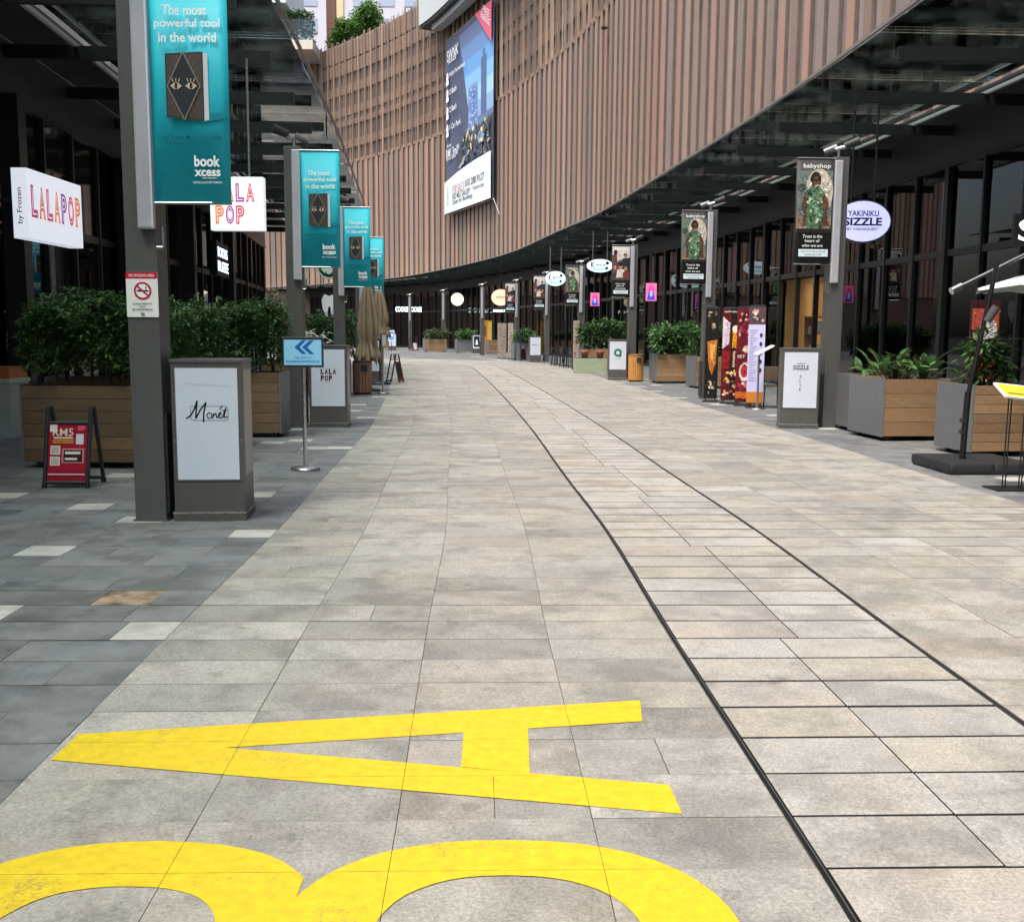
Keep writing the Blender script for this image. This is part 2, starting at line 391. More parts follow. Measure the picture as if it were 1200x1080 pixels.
RC = Curve([(5.6, -12), (5.6, 0), (5.5, 10), (5.35, 16), (5.0, 21.5), (4.4, 28), (3.2, 39.5), (1.85, 47.5), (0, 58.5), (-2.2, 67), (-5.1, 76), (-9, 86.5), (-12, 92), (-18, 101), (-28, 113)])
LC = Curve([(-2.7, -45), (-2.8, -12), (-2.85, 0), (-2.9, 8.2), (-3.2, 14), (-3.6, 19.2), (-4.0, 24), (-4.4, 28), (-5.4, 38), (-6.4, 46)])
TC = Curve([(1.05, -3), (.96, 0), (.92, 2.5), (.82, 5.27), (.74, 8), (.56, 11.2), (.28, 16.7), (-.21, 24.3), (-1.07, 36), (-2.0, 46), (-3.0, 49.8), (-5, 52.2), (-8, 53.3), (-14, 53.8)])

# ------------------------------------------------------------------ ground and paving
def struct(o): o['kind'] = 'structure'; return o
g = MB(); g.poly([(-300, -60, -.035), (300, -60, -.035), (300, 400, -.035), (-300, 400, -.035)], joint); struct(g.build('ground'))
PITCH = 0.3225
street = struct(bpy.data.objects.new('street', None)); COL.objects.link(street)
pav_l = struct(bpy.data.objects.new('pavement', None)); COL.objects.link(pav_l)
pav_r = struct(bpy.data.objects.new('pavement', None)); COL.objects.link(pav_r)
lid_run = struct(bpy.data.objects.new('drain_run', None)); COL.objects.link(lid_run)
def slab_mesh(m):
    b = MB(); v = [(x, y, z) for z in (-.03, 0) for x, y in ((-.5, -.5), (.5, -.5), (.5, .5), (-.5, .5))]
    b.faces(v, [(4, 5, 6, 7)], m); b.faces(v, [(0, 1, 5, 4), (1, 2, 6, 5), (2, 3, 7, 6), (3, 0, 4, 7)], grout if m in (stone_light,) else joint)
    me = b.mesh('slab'); bm = bmesh.new(); bm.from_mesh(me); bmesh.ops.remove_doubles(bm, verts=bm.verts, dist=1e-6); bm.to_mesh(me); bm.free()
    return me
slab_me = {m.name: slab_mesh(m) for m in (stone_light, stone_track, stone_dark, stone_accent, stone_rust)}
SLABS = {id(street): [], id(pav_l): [], id(pav_r): [], id(lid_run): []}
def widen(s): return max(0.0, (s - 19) * 0.026)              # the light paving widens to the left with distance
def add_slab(par, s, t0, t1, m, gap=0.0028, pitch=PITCH, rg=None):
    SLABS[id(par)].append((s, t0, t1, m, gap, rg if rg else gap))
s0 = TC.s_of_y(0.9); S_END = TC.s_of_y(46) + 15
nrow = int((S_END - s0) / PITCH)
phase = TC.s_of_y(2.82)
k0 = int((s0 - phase) / PITCH) - 1
rng = random.Random(3)
forced = {}
for (yy, xx, mm) in [(5.23, -1.86, 0), (6.04, -2.22, 1), (5.72, -2.9, 0), (7.18, -3.27, 0), (9.02, -3.7, 0), (7.82, -1.98, 0), (8.35, -3.05, 0), (8.6, -4.7, 0), (8.05, -4.4, 0), (7.45, -4.05, 0)]:
    forced.setdefault(round((TC.s_of_y(yy) - phase - PITCH / 2) / PITCH), []).append((xx, mm))
for k in range(k0, k0 + nrow):
    s = phase + k * PITCH
    p, t = TC.at(s + PITCH / 2)
    w = widen(s)
    L0 = -2.57 - w
    near = s < TC.s_of_y(46.5)
    # light slabs: four columns left of the drain lids, five right of them
    cl = [L0, L0 * 0.737, L0 * 0.49, L0 * 0.247, -0.011]
    jit = rng.uniform(-.012, .012)
    for a, b_ in zip(cl[:-1], cl[1:]):
        if rng.random() < 0.05 and near:
            mid = (a + b_) / 2; add_slab(street, s, a, mid, stone_light); add_slab(street, s, mid, b_, stone_light)
        else: add_slab(street, s, a, b_, stone_light)
    for j in range(5): add_slab(street, s, 1.211 + j * .5678, 1.211 + (j + 1) * .5678, stone_light)
    # drain lids: two to a row with open joints
    c = 0.60 + (0.05 if (k // 7) % 2 else -0.05)
    rgp = rng.choice((.010, .014, .018, .024)); add_slab(lid_run, s, .014 + rng.uniform(0, .005), c, stone_track, 0.007, rg=rgp); add_slab(lid_run, s, c, 1.187 - rng.uniform(0, .005), stone_track, 0.007, rg=rgp)
    if not near: continue
    # dark pavement on the left
    t_ = L0; xs = []
    fl = []
    for xx, mm in forced.get(k, []):
        tt = (xx - p.x); fl.append((tt - .165, tt + .165, mm))
    stop = -2.57 - w - 5.2
    fl.sort(key=lambda q: -q[1])
    while t_ > stop:
        if fl and t_ - fl[0][1] < 0.12:
            a, b_, mm = fl.pop(0); add_slab(pav_l, s, a, t_, stone_rust if mm else stone_accent); t_ = a; continue
        acc = rng.random() < (0.085 if p.y > 9.5 else 0)
        wd = .33 if acc else (.66 if rng.random() < .8 else .33)
        if t_ == L0 and k % 2 and not acc: wd = .33
        nx = t_ - wd
        if fl and nx < fl[0][1]: nx = fl[0][1]
        add_slab(pav_l, s, nx, t_, stone_accent if acc else stone_dark); t_ = nx
    # dark pavement on the right
    t_ = 4.05; first = True
    while t_ < 8.6:
        acc = rng.random() < 0.085
        wd = .33 if acc or (first and k % 2) else .66
        add_slab(pav_r, s, t_, t_ + wd, stone_accent if acc else stone_dark); t_ += wd; first = False
def in_view(p, mg): return abs(p.x) < 0.5 * max(p.y, 0) + mg
for par in (street, pav_l, pav_r, lid_run):
    L_ = [q for q in SLABS[id(par)] if in_view(TC.off(q[0], (q[1] + q[2]) / 2), 2.0)]
    L_.sort(key=lambda q: (not in_view(TC.off(q[0], (q[1] + q[2]) / 2), 0.25), q[0]))
    rest = MB()
    for i, (s, t0, t1, m, gap, rg) in enumerate(L_):
        sm = s + PITCH / 2
        dz = rng.uniform(-.0009, .0009)
        if i < 296:
            c = TC.off(sm, (t0 + t1) / 2); a = TC.ang(sm) - math.pi / 2
            link('slab', slab_me[m.name], par, (c.x, c.y, dz), a, (t1 - t0 - gap, PITCH - rg, 1))
        else:
            q = [TC.off(s + rg / 2, t0 + gap / 2), TC.off(s + rg / 2, t1 - gap / 2), TC.off(s + PITCH - rg / 2, t1 - gap / 2), TC.off(s + PITCH - rg / 2, t0 + gap / 2)]
            v = [(c.x, c.y, -.03) for c in q] + [(c.x, c.y, dz) for c in q]
            rest.faces(v[4:], [(0, 1, 2, 3)], m); rest.faces(v, [(0, 1, 5, 4), (1, 2, 6, 5), (2, 3, 7, 6), (3, 0, 4, 7)], grout if m is stone_light else joint)
    o = rest.build('distant_slabs', par); o['kind'] = 'stuff'
# steel lips along both open drain slots
def ribbon(mb, cv, sa, sb, o0, o1, z0, z1, m, st=1.0):
    """A wall/strip that follows a curve: box section o0..o1 x z0..z1."""
    n = max(1, int((sb - sa) / st)); v = []
    for i in range(n + 1):
        s = sa + (sb - sa) * i / n; a = cv.off(s, o0); b = cv.off(s, o1)
        v += [(a.x, a.y, z0), (b.x, b.y, z0), (b.x, b.y, z1), (a.x, a.y, z1)]
    f = [(0, 1, 2, 3), (4 * n + 3, 4 * n + 2, 4 * n + 1, 4 * n)]
    for i in range(n):
        a = 4 * i; b = a + 4
        for k in range(4): f.append((a + k, b + k, b + (k + 1) % 4, a + (k + 1) % 4))
    mb.faces(v, f, m)
bed = MB()
for oa, ob in ((-2.56, -.012), (1.2125, 4.049)): ribbon(bed, TC, s0, S_END - 1, oa, ob, -.02, -.0085, grout)
bed.build('mortar_bed', street)
lip = MB()
for o0 in (-.0105, .0085, 1.188, 1.2055): ribbon(lip, TC, s0, S_END - 1, o0, o0 + .0045, -.034, -.002, M('drain_lip', (.16, .16, .155), .45, .7))
lip.build('drain_lip', lid_run)
# plain dark paving of the far square and under the far arcade
far = MB()
def fx(y):
    best = 1e9
    for s in range(0, int(RC.L)):
        q = RC.off(s, 4.1)
        if abs(q.y - y) < 0.8: best = min(best, q.x)
    return 6 if best > 1e8 else best
for iy in range(int((95 - 46) / .64)):
    y = 46 + iy * .64; xm = fx(y)
    for ix in range(46):
        x = -24 + ix * .66 + (.33 if iy % 2 else 0)
        if x > xm: continue
        acc = rng.random() < .05
        far.poly([(x + .004, y + .004, -.008), (x + .654, y + .004, -.008), (x + .654, y + .636, -.008), (x + .004, y + .636, -.008)], stone_accent if acc else stone_dark)
o = struct(bpy.data.objects.new('far_pavement', None)); COL.objects.link(o)
q = far.build('distant_slabs', o); q['kind'] = 'stuff'

# painted letters, cut along the slab joints
def clip(poly, rect):
    x0, y0, x1, y1 = rect
    for ax, lim, keep in ((0, x0, 1), (0, x1, -1), (1, y0, 1), (1, y1, -1)):
        out = []
        for i in range(len(poly)):
            a = poly[i]; b = poly[(i + 1) % len(poly)]
            ia = (a[ax] - lim) * keep >= 0; ib = (b[ax] - lim) * keep >= 0
            if ia: out.append(a)
            if ia != ib:
                t = (lim - a[ax]) / (b[ax] - a[ax]); out.append((a[0] + (b[0] - a[0]) * t, a[1] + (b[1] - a[1]) * t))
        poly = out
        if not poly: return []
    return poly
def paint_letter(polys, label, cat_label):
    b = MB()
    def w(u, v): c = TC.off(u, v); return (c.x, c.y, .0032)
    inv = []
    for pl in polys:                                        # to street coordinates (s, t)
        o = []
        for x, y in pl:
            s = TC.s_of_y(y); p, t = TC.at(s); d = Vector((x, y)) - p; s += d.dot(t); p, t = TC.at(s); d = Vector((x, y)) - p
            o.append((s, d.dot(Vector((t.y, -t.x)))))
        inv.append(o)
    L_ = [q for q in SLABS[id(street)] + SLABS[id(lid_run)] if q[0] < TC.s_of_y(5)]
    for o in inv:
        for (s, t0, t1, m, gap, rg) in L_:
            c = clip(o, (s + .0008, t0 + .0008, s + PITCH - .0008, t1 - .0008))
            if len(c) > 2: b.poly([w(u, v) for u, v in c], yellow)
    me = b.mesh('painted_letter'); bm = bmesh.new(); bm.from_mesh(me)
    bmesh.ops.recalc_face_normals(bm, faces=bm.faces)
    for f in bm.faces:
        if f.normal.z < 0: f.normal_flip()
    bmesh.ops.triangulate(bm, faces=bm.faces); bm.to_mesh(me); bm.free()
    return tag(link('painted_letter', me), label, cat_label)
# A lying on its side: two legs, crossbar (convex pieces)
paint_letter([[(-1.66, 3.535), (.56, 3.15), (.55, 3.365), (-1.06, 3.655), (-1.36, 3.69)],
              [(-1.66, 3.535), (-1.36, 3.69), (-1.06, 3.655), (.53, 3.945), (.55, 4.18), (-1.66, 3.775)],
              [(-.175, 3.5), (.07, 3.452), (.07, 3.862), (-.18, 3.815)]],
             'yellow painted letter A lying on its side, complete on the slabs', 'painted letter')
def half_ring(cx, cy, ro, ry, ri, rj, n=22):
    out = []
    for i in range(n):
        a0 = math.pi * i / n; a1 = math.pi * (i + 1) / n
        f = lambda a, rx, ry_: (cx + rx * math.copysign(abs(math.cos(a)) ** .85, math.cos(a)), cy + ry_ * abs(math.sin(a)) ** .85)
        out.append([f(a0, ro, ry), f(a1, ro, ry), f(a1, ri, rj), f(a0, ri, rj)])
    return out
B = [clip(q, (-2, 2.42, -.585, 4)) for q in half_ring(-1.06, 2.42, .56, .53, .30, .275)] + [clip(q, (-.585, 2.42, 2, 4)) for q in half_ring(.0, 2.42, .62, .55, .36, .345)]
B = [q for q in B if len(q) > 2]
B += [[(-1.62, 2.0), (-1.36, 2.0), (-1.36, 2.42), (-1.62, 2.42)], [(-.76, 2.0), (-.36, 2.0), (-.36, 2.42), (-.76, 2.42)], [(.36, 2.0), (.62, 2.0), (.62, 2.42), (.36, 2.42)],
      [(-1.62, 1.76), (.62, 1.76), (.62, 2.0), (-1.62, 2.0)]]
paint_letter(B, 'yellow painted letter B lying on its side, cut off by the bottom edge', 'painted letter')

# ------------------------------------------------------------------ buildings
cube_beam, cube_frame = unit_cube('beam', beam_m), unit_cube('mullion', dark_frame)
cube_a, cube_b, cube_fin = unit_cube('slat', slat_a), unit_cube('slat', slat_b), unit_cube('fin', slat_fin)
cube_o = unit_cube('slat', M('slat_orange', (.36, .205, .14), .55, 0, .1, 1.2, rnd=.15, stretch=(3, 3, .25))); cube_t = unit_cube('slat', M('slat_taupe', (.25, .185, .15), .55, 0, .1, 1.2, rnd=.15, stretch=(3, 3, .25)))
cube_rib = unit_cube('rib', M('slat_rib_dark', (.14, .105, .09), .6, 0, .2, 2))  # dark colour draws the shadow lines between the boards
cube_glass, cube_cglass = unit_cube('pane', shop_glass), unit_cube('glass_panel', canopy_glass)
rail_m = M('light_rail', (.55, .57, .57), .4, .3)
edge_m = M('canopy_edge', (.25, .24, .22), .5, .3)
def mall(cv, sg, sa, sb, ow, root, cover, door=(0, 0)):
    """Arcade along curve cv, on its sg side (+1 right): canopy, shopfront, interior."""
    O = lambda o: o * sg
    def rb(mb, o0, o1, z0, z1, m, a=sa, b=sb, st=1.0):
        o0, o1 = sorted((O(o0), O(o1))); ribbon(mb, cv, a, b, o0, o1, z0, z1, m, st)
    c = MB(); rb(c, -.015, .03, 5.985, 6.035, edge_m); rb(c, cover, cover + .06, 5.80, 5.86, rail_m); rb(c, cover + .1, ow, 5.93, 5.99, fascia_m)
    canopy = c.build('canopy', root)
    n = int((sb - sa) / 2.8)
    for i in range(n + 1):
        s = sa + i * 2.8; a = cv.ang(s); p = cv.off(s, O((.4 + ow) / 2))
        link('beam', cube_beam, canopy, (p.x, p.y, 5.72), a, (.09, ow - .4, .20))
        p = cv.off(s, O(cover - .9)); link('strut', cube_beam, canopy, (p.x, p.y, 5.9), a, (.10, .10, .17))
        if i < n:
            p = cv.off(s + 1.4, O((cover + .02) / 2 + .04)); link('glass_panel', cube_cglass, canopy, (p.x, p.y, 6.012), cv.ang(s + 1.4), (2.77, cover - .08, .02))
    f = MB(); rb(f, ow, ow + .12, 5.1, 5.92, fascia_m); rb(f, ow - .02, ow + .1, 3.16, 3.30, dark_frame); rb(f, ow - .02, ow + .12, 0, .14, dark_frame); rb(f, ow - .025, ow + .1, 5.0, 5.098, dark_frame)
    front = f.build('shopfront', root)
    st = 1.4; n = int((sb - sa) / st)
    for i in range(n + 1):
        s = sa + i * st; a = cv.ang(s); big = i % 4 == 0
        p = cv.off(s, O(ow + .03)); link('mullion', cube_frame, front, (p.x, p.y, 2.56), a, (.16 if big else .07, .2 if big else .14, 4.86))
        if i < n:
            for z0, z1 in ((.14, 3.16), (3.30, 5.0)):
                if z0 < 1 and door[0] < s + st / 2 < door[1]: continue
                p = cv.off(s + st / 2, O(ow + .045)); link('pane', cube_glass, front, (p.x, p.y, (z0 + z1) / 2), cv.ang(s + st / 2), (st - .05, .02, z1 - z0 - .002))
    r = MB(); rb(r, ow + 4.5, ow + 4.6, -.02, 5.2, interior_m, st=2); rb(r, ow + .14, ow + 4.5, 5.1, 5.16, interior_m, st=2); rb(r, ow + .13, ow + 4.5, -.03, .005, M('shop_floor', (.08, .075, .07), .35), st=2)
    k = sa + 4.2
    while k < sb:
        p0 = cv.off(k, O(ow + .3)); p1 = cv.off(k, O(ow + 4.4)); a = cv.ang(k); d = Vector((math.cos(a), math.sin(a))) * .06
        r.faces([(p0.x - d.x, p0.y - d.y, .006), (p0.x + d.x, p0.y + d.y, .006), (p1.x + d.x, p1.y + d.y, .006), (p1.x - d.x, p1.y - d.y, .006),
                 (p0.x - d.x, p0.y - d.y, 5.09), (p0.x + d.x, p0.y + d.y, 5.09), (p1.x + d.x, p1.y + d.y, 5.09), (p1.x - d.x, p1.y - d.y, 5.09)],
                [(0, 1, 5, 4), (1, 2, 6, 5), (2, 3, 7, 6), (3, 0, 4, 7)], interior_m); k += 8.4
    inn = r.build('interior', root)
    rq = random.Random(5 + sg); k = sa + 10
    tones = [(.30, .19, .10), (.16, .22, .20), (.34, .33, .30), (.22, .05, .04), (.10, .12, .15), (.42, .36, .25)]
    while k < min(sb, sa + 92):
        q = MB(); wd = rq.uniform(1.6, 3.0); hh = rq.choice((1.2, 2.0, 2.4)); fm = M('shelf_tone_%d' % rq.randrange(3), rq.choice(tones), .6)
        for z in [hh * t / 4 for t in range(5)]: q.box(-wd / 2, wd / 2, 0, .4, z + .01, z + .04, fm)
        q.box(-wd / 2 - .03, -wd / 2, 0, .4, .01, hh + .05, fm); q.box(wd / 2, wd / 2 + .03, 0, .4, .01, hh + .05, fm)
        for t in range(4):
            x = -wd / 2 + .05
            while x < wd / 2 - .25:
                bw_ = rq.uniform(.08, .3); q.box(x, x + bw_, .05, .32, hh * t / 4 + .041, hh * t / 4 + .05 + rq.uniform(.1, hh / 4 - .08), M('stock_%d' % rq.randrange(6), tones[rq.randrange(6)], .5)); x += bw_ + rq.uniform(.01, .12)
        o_ = O(ow + rq.uniform(1.0, 3.2)); p = cv.off(k, o_); sh = q.build('shelf', inn, (p.x, p.y, .005), cv.ang(k) + rq.choice((0, math.pi / 2, .2)) + (math.pi if sg < 0 else 0)); sh['kind'] = 'stuff'
        if rq.random() < .6:
            q = MB(); p = cv.off(k + 1.5, O(ow + 2.2)); q.box(-.6, .6, -.1, .1, -.03, 0, I('#fff1d8', 5.0)); q.build('ceiling_lamp', inn, (p.x, p.y, 5.06), cv.ang(k))  # added glowing panel to brighten the shop interior, placed at random
        k += rq.uniform(2.6, 4.2)
    return canopy, front, rb
OWR, OWL = 4.1, 4.4
mall_r = thing('mall_building', 'long curved mall with brown vertical slats above a glass canopy', 'building', (0, 0, 0))
can_r, front_r, rb = mall(RC, 1, 0, RC.L - 1, OWR, mall_r, 3.2, (RC.s_of_y(27.4), RC.s_of_y(31.2)))
TOPZ = 30.0
s_a, s_up = RC.s_of_y(13), RC.s_of_y(40); SE = 125.8
b = MB(); ribbon(b, RC, 0, SE, OWR + .45, OWR + .8, 6.0, TOPZ - .3, slat_dk, 1.5)
screen = b.build('slat_screen', mall_r)
s = s_a; i = 0; rs = random.Random(11)
while s < SE - .6:
    j = rs.uniform(-.03, .03)
    p = RC.off(s, OWR + .02); link('slat', rs.choice((cube_a, cube_a, cube_o, cube_o, cube_t)), screen, (p.x, p.y, 12.1), RC.ang(s), (.45 + j, .10, 12.1))
    p = RC.off(s + .50, OWR + .11); link('slat', cube_b, screen, (p.x, p.y, 12.1), RC.ang(s + .50), (.30 - j, .10, 12.1))
    if i < 150: p = RC.off(s + .76, OWR + .05); link('rib', cube_rib, screen, (p.x, p.y, 12.1), RC.ang(s + .76), (.06, .14, 12.1))
    s += 1.0; i += 1
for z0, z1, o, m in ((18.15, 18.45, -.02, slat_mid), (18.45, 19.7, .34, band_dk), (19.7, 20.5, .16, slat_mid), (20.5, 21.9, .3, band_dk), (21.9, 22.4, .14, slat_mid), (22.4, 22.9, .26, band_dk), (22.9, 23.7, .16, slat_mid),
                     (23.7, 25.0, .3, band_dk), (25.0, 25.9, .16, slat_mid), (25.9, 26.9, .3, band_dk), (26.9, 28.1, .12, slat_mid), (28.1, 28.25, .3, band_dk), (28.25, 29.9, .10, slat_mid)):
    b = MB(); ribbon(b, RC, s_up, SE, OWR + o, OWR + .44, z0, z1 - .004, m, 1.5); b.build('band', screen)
s = s_up; i = 0
while s < SE and i < 285:
    w = .055 if i % 3 else .09; zt = TOPZ + rs.uniform(-.15, .35) - (0 if i % 3 else .1); z0 = 18.2 if i % 3 else 18.22
    dpt = .06 if i % 3 else .14
    p = RC.off(s, OWR - .02 - (0 if i % 3 else .06)); link('fin', cube_fin if rs.random() < .5 or i % 6 == 0 else cube_b, screen, (p.x, p.y, (z0 + zt) / 2), RC.ang(s), (w, dpt, zt - z0))
    s += (.26, .36, .55)[i % 3] + rs.uniform(-.06, .06); i += 1
b = MB(); ribbon(b, RC, s_up, SE, OWR + .15, OWR + .8, TOPZ - .29, TOPZ - .05, M('parapet_cap', (.55, .5, .42), .6), 1.5); b.build('parapet', mall_r)

mall_l = thing('mall_building', 'darker mall block on the shaded side with glass canopy and shopfronts', 'building', (0, 0, 0))
can_l, front_l, _ = mall(LC, -1, 0, LC.L - .5, OWL, mall_l, 3.3)
b = MB(); ribbon(b, LC, 0, LC.L - .5, -(OWL + .8), -(OWL + .3), 6.0, 12.5, M('left_upper_wall', (.3, .31, .3), .6, 0, .15, .6), 1.5)
wall_l = b.build('upper_wall', mall_l)
pan = unit_cube('wall_panel', M('pale_wall_panel', (.55, .58, .57), .5, 0, .1, 1.0, rnd=.25))
win = unit_cube('window', M('upper_window', (.03, .035, .04), .1, 0, .1, 1.0))
for i in range(int(LC.L / 2.0)):
    s = .9 + i * 2.0; a = LC.ang(s)
    p = LC.off(s, -(OWL + .27)); link('wall_panel', pan, wall_l, (p.x, p.y, 7.1), a, (1.9, .06, 1.6)); link('window', win, wall_l, (p.x, p.y, 9.2), a, (1.7, .05, 2.0)); link('wall_panel', pan, wall_l, (p.x, p.y, 11.4), a, (1.9, .06, 1.8))
cube_pil = unit_cube('pilaster', black_m)
for y in (4.5, 10.2, 16.2, 22, 28, 34):
    s = LC.s_of_y(y); p = LC.off(s, -(OWL - .2)); link('pilaster', cube_pil, front_l, (p.x, p.y, 2.5), LC.ang(s), (.3, .3, 5.0))
# end wall of the left block
p = LC.off(LC.L - .5, -OWL); b = MB(); b.box(-.15, .15, 0, 5, 0, 5.9, fascia_m); b.build('end_wall', mall_l, (p.x - .3, p.y, 0), math.pi / 2 - .1)

# projecting pale box high on the slat facade
def near_s(px, Yhint=None):
    """Curve parameter of the facade where it is seen along horizontal direction px/1200."""
    best, bs = 1e9, 0
    for k in range(0, int(RC.L * 5)):
        q = RC.off(k / 5, OWR)
        if q.y > 12 and abs(q.x / q.y - px) < best: best, bs = abs(q.x / q.y - px), k / 5
    return bs
sA, sB = RC.s_of_y(50), RC.s_of_y(91.5)
roofbox = thing('roof_pavilion', 'pale grey box projecting over the top of the slatted facade', 'building')
sB = 103.2
b = MB(); ribbon(b, RC, 72, sB, 2.4, OWR - .36, 27.0, 33, M('pale_cladding', (.52, .56, .56), .5, 0, .05, 1), 2); b.build('wall', roofbox)
b = MB(); ribbon(b, RC, 72, sB - .05, 2.5, OWR - .37, 26.75, 26.995, black_m, 2); b.build('shadow_gap', roofbox)
b = MB(); ribbon(b, RC, 72, sB - 1.5, 2.9, OWR - .38, 26.3, 26.745, M('soffit_grey', (.4, .42, .41), .6), 2); b.build('soffit_panel', roofbox)
for k, (px_, z) in enumerate(((66.5, 17.0), (52.5, 14.6), (60.0, 21.0))):
    q = RC.off(px_, OWR - .15); b = MB(); b.tube((0, 0, 0), (-.25, 0, -.02), .09, black_pl, n=10); b.tube((.12, 0, 0), (0, 0, 0), .04, black_pl, n=8); b.build('wall_light', screen, (q.x, q.y, z), RC.ang(px_) - math.pi / 2)

# big advertising banner stretched over the slats
P1, P2 = RC.off(100.4, OWR - .42), RC.off(88.8, OWR - .42)
bw = (P2 - P1).length; bh = 13.9; ang_ = math.atan2(P2.y - P1.y, P2.x - P1.x)
ad = thing('advertising_banner', 'huge property advertising banner with a tower at dusk, hung on the slats', 'banner', (P1.x, P1.y, 11.2), ang_)
b = MB(); b.box(0, bw, 0, .04, 0, bh, I('#4a5468')); b.build('sheet', ad)
b = MB(); b.tube((0, .02, -.03), (bw, .02, -.03), .06, steel, n=8); b.tube((0, .02, bh + .03), (bw, .02, bh + .03), .06, steel, n=8); b.build('rod', ad)
b = MB()
for (x, z, dx, dz) in ((0, 0, -.6, -.9), (bw, 0, .7, -1.2), (0, bh, -.5, .6), (bw, bh, .6, .6)): b.tube((x, .02, z), (x + dx, .25, z + dz), .025, steel, n=6)
b.build('tie', ad)
W_, H_ = bw, bh; nv, wh2 = I('#565f75'), I('#f2f4f6')  # dark tones lifted to put haze into the print colours
it = [('rect', .02, .02, W_ - .02, H_ - .02, nv)]
for k, c_ in enumerate(('#6d7ca0', '#6f8fc0', '#6fa3d8', '#86bce6', '#a4cfea', '#8fb2cf', '#6c7f9b')):
    it.append(('poly', [(W_ * (.30 + .04 * k), H_ * (.97 - .085 * k)), (W_ - .02, H_ * (.98 - .085 * k)), (W_ - .02, H_ * (.89 - .085 * k)), (W_ * (.34 + .04 * k), H_ * (.88 - .085 * k))], I(c_)))
it += [('poly', [(W_ * .34, H_ * .36), (W_ - .02, H_ * .44), (W_ - .02, H_ * .26), (W_ * .2, H_ * .24)], I('#4d545c'))]
it += [('rect', W_ * .76, H_ * .46, W_ * .87, H_ * .76, I('#5a6f96')), ('rect', W_ * .795, H_ * .74, W_ * .835, H_ * .8, I('#5a6f96')), ('rect', W_ * .50, H_ * .40, W_ * .70, H_ * .64, I('#7390c4')), ('poly', [(W_ * .50, H_ * .64), (W_ * .60, H_ * .66), (W_ * .70, H_ * .65), (W_ * .70, H_ * .63)], I('#7f9ccc')), ('rect', W_ * .60, H_ * .40, W_ * .63, H_ * .64, I('#5a74a4'))]
rg = random.Random(8)
for _ in range(70): it.append(('rect',) + (lambda x, z: (x, z, x + .22, z + .09))(W_ * rg.uniform(.505, .68), H_ * rg.uniform(.41, .63)) + (I(rg.choice(['#a9c0e6', '#d9e3f2', '#7f9ccc'])),))
for _ in range(60): it.append(('ell', W_ * rg.uniform(.42, .96), H_ * rg.uniform(.25, .42), rg.uniform(.06, .3), rg.uniform(.04, .14), I(rg.choice(['#e2d3a0', '#8d99a5', '#555f52', '#c7b078', '#6e7a86', '#2a2f34']))))
it += [('poly', [(W_ * .32, H_ * .235), (W_ * .37, H_ * .23), (W_ * .58, H_ * .30), (W_ * .55, H_ * .31)], I('#a7aaa6')), ('ell', W_ * .80, H_ * .345, .8, .5, I('#7d92a8')), ('ell', W_ * .80, H_ * .325, .6, .16, I('#e9d8a6'))]
it += [('poly', [(W_ * .68, H_ - .02), (W_ - .02, H_ - .02), (W_ - .02, H_ * .79)], I('#e0667a')), ('text', 'FREE', W_ * .90, H_ * .965, W_ * .14, .45, wh2, 0, -.5), ('text', 'PARKING', W_ * .885, H_ * .93, W_ * .2, .45, wh2, 0, -.5)]
for txt, u, v, w, h in (('SWNK', .20, .90, .26, .85), ('HOUZE', .19, .863, .18, .3), ('Fully Furnished', .30, .785, .34, .42), ('3 Bath', .21, .69, .16, .42), ('2 Bath', .21, .59, .16, .42), ('1 Car Park', .26, .49, .25, .42), ('from', .12, .39, .10, .25), ('RM1.3mil*', .20, .345, .30, .8), ('terms apply', .17, .31, .22, .2)):
    it.append(('text', txt, W_ * u, H_ * v, W_ * w, h, wh2))
for v in (.77, .675, .575, .475): it += [('ell', W_ * .075, H_ * v + .2, .28, .35, wh2), ('rect', W_ * .045, H_ * v - .45, W_ * .105, H_ * v - .1, wh2)]
it += [('poly', [(.02, .02), (W_ - .02, .02), (W_ - .02, H_ * .245), (W_ * .62, H_ * .235), (W_ * .3, H_ * .215), (.02, H_ * .185)], I('#dfe8ea')), ('text', 'FOR SALE', W_ * .31, H_ * .125, W_ * .22, .7, I('#c99a9a')), ('text', '| 010 288 9127', W_ * .66, H_ * .125, W_ * .42, .7, I('#3b4048')),
       ('text', 'RED MILL GALLERY', W_ * .40, H_ * .085, W_ * .40, .42, I('#5c626a')), ('text', '9 am to 6 pm', W_ * .76, H_ * .085, W_ * .22, .42, I('#5c626a')), ('text', 'Open for Bookings', W_ * .42, H_ * .05, W_ * .44, .45, I('#5c626a')), ('text', 'PROPERTY', W_ * .09, H_ * .10, 1.6, .28, I('#8b9298'), 0, math.pi / 2)]
art(ad, [q for q in it if q[0] != 'text'] + dabs(W_ * .34, H_ * .25, W_ - .4, H_ * .43, lambda u, v: None if v > H_ * (.80 + .2 * (1 - (u / W_ - .68) / .32)) else item_color(it, u, v), 260, .3, 4, (.85, .94, 1.0, 1.06, 1.14)) + [q for q in it if q[0] == 'text'], y=-.002, step=.0012)

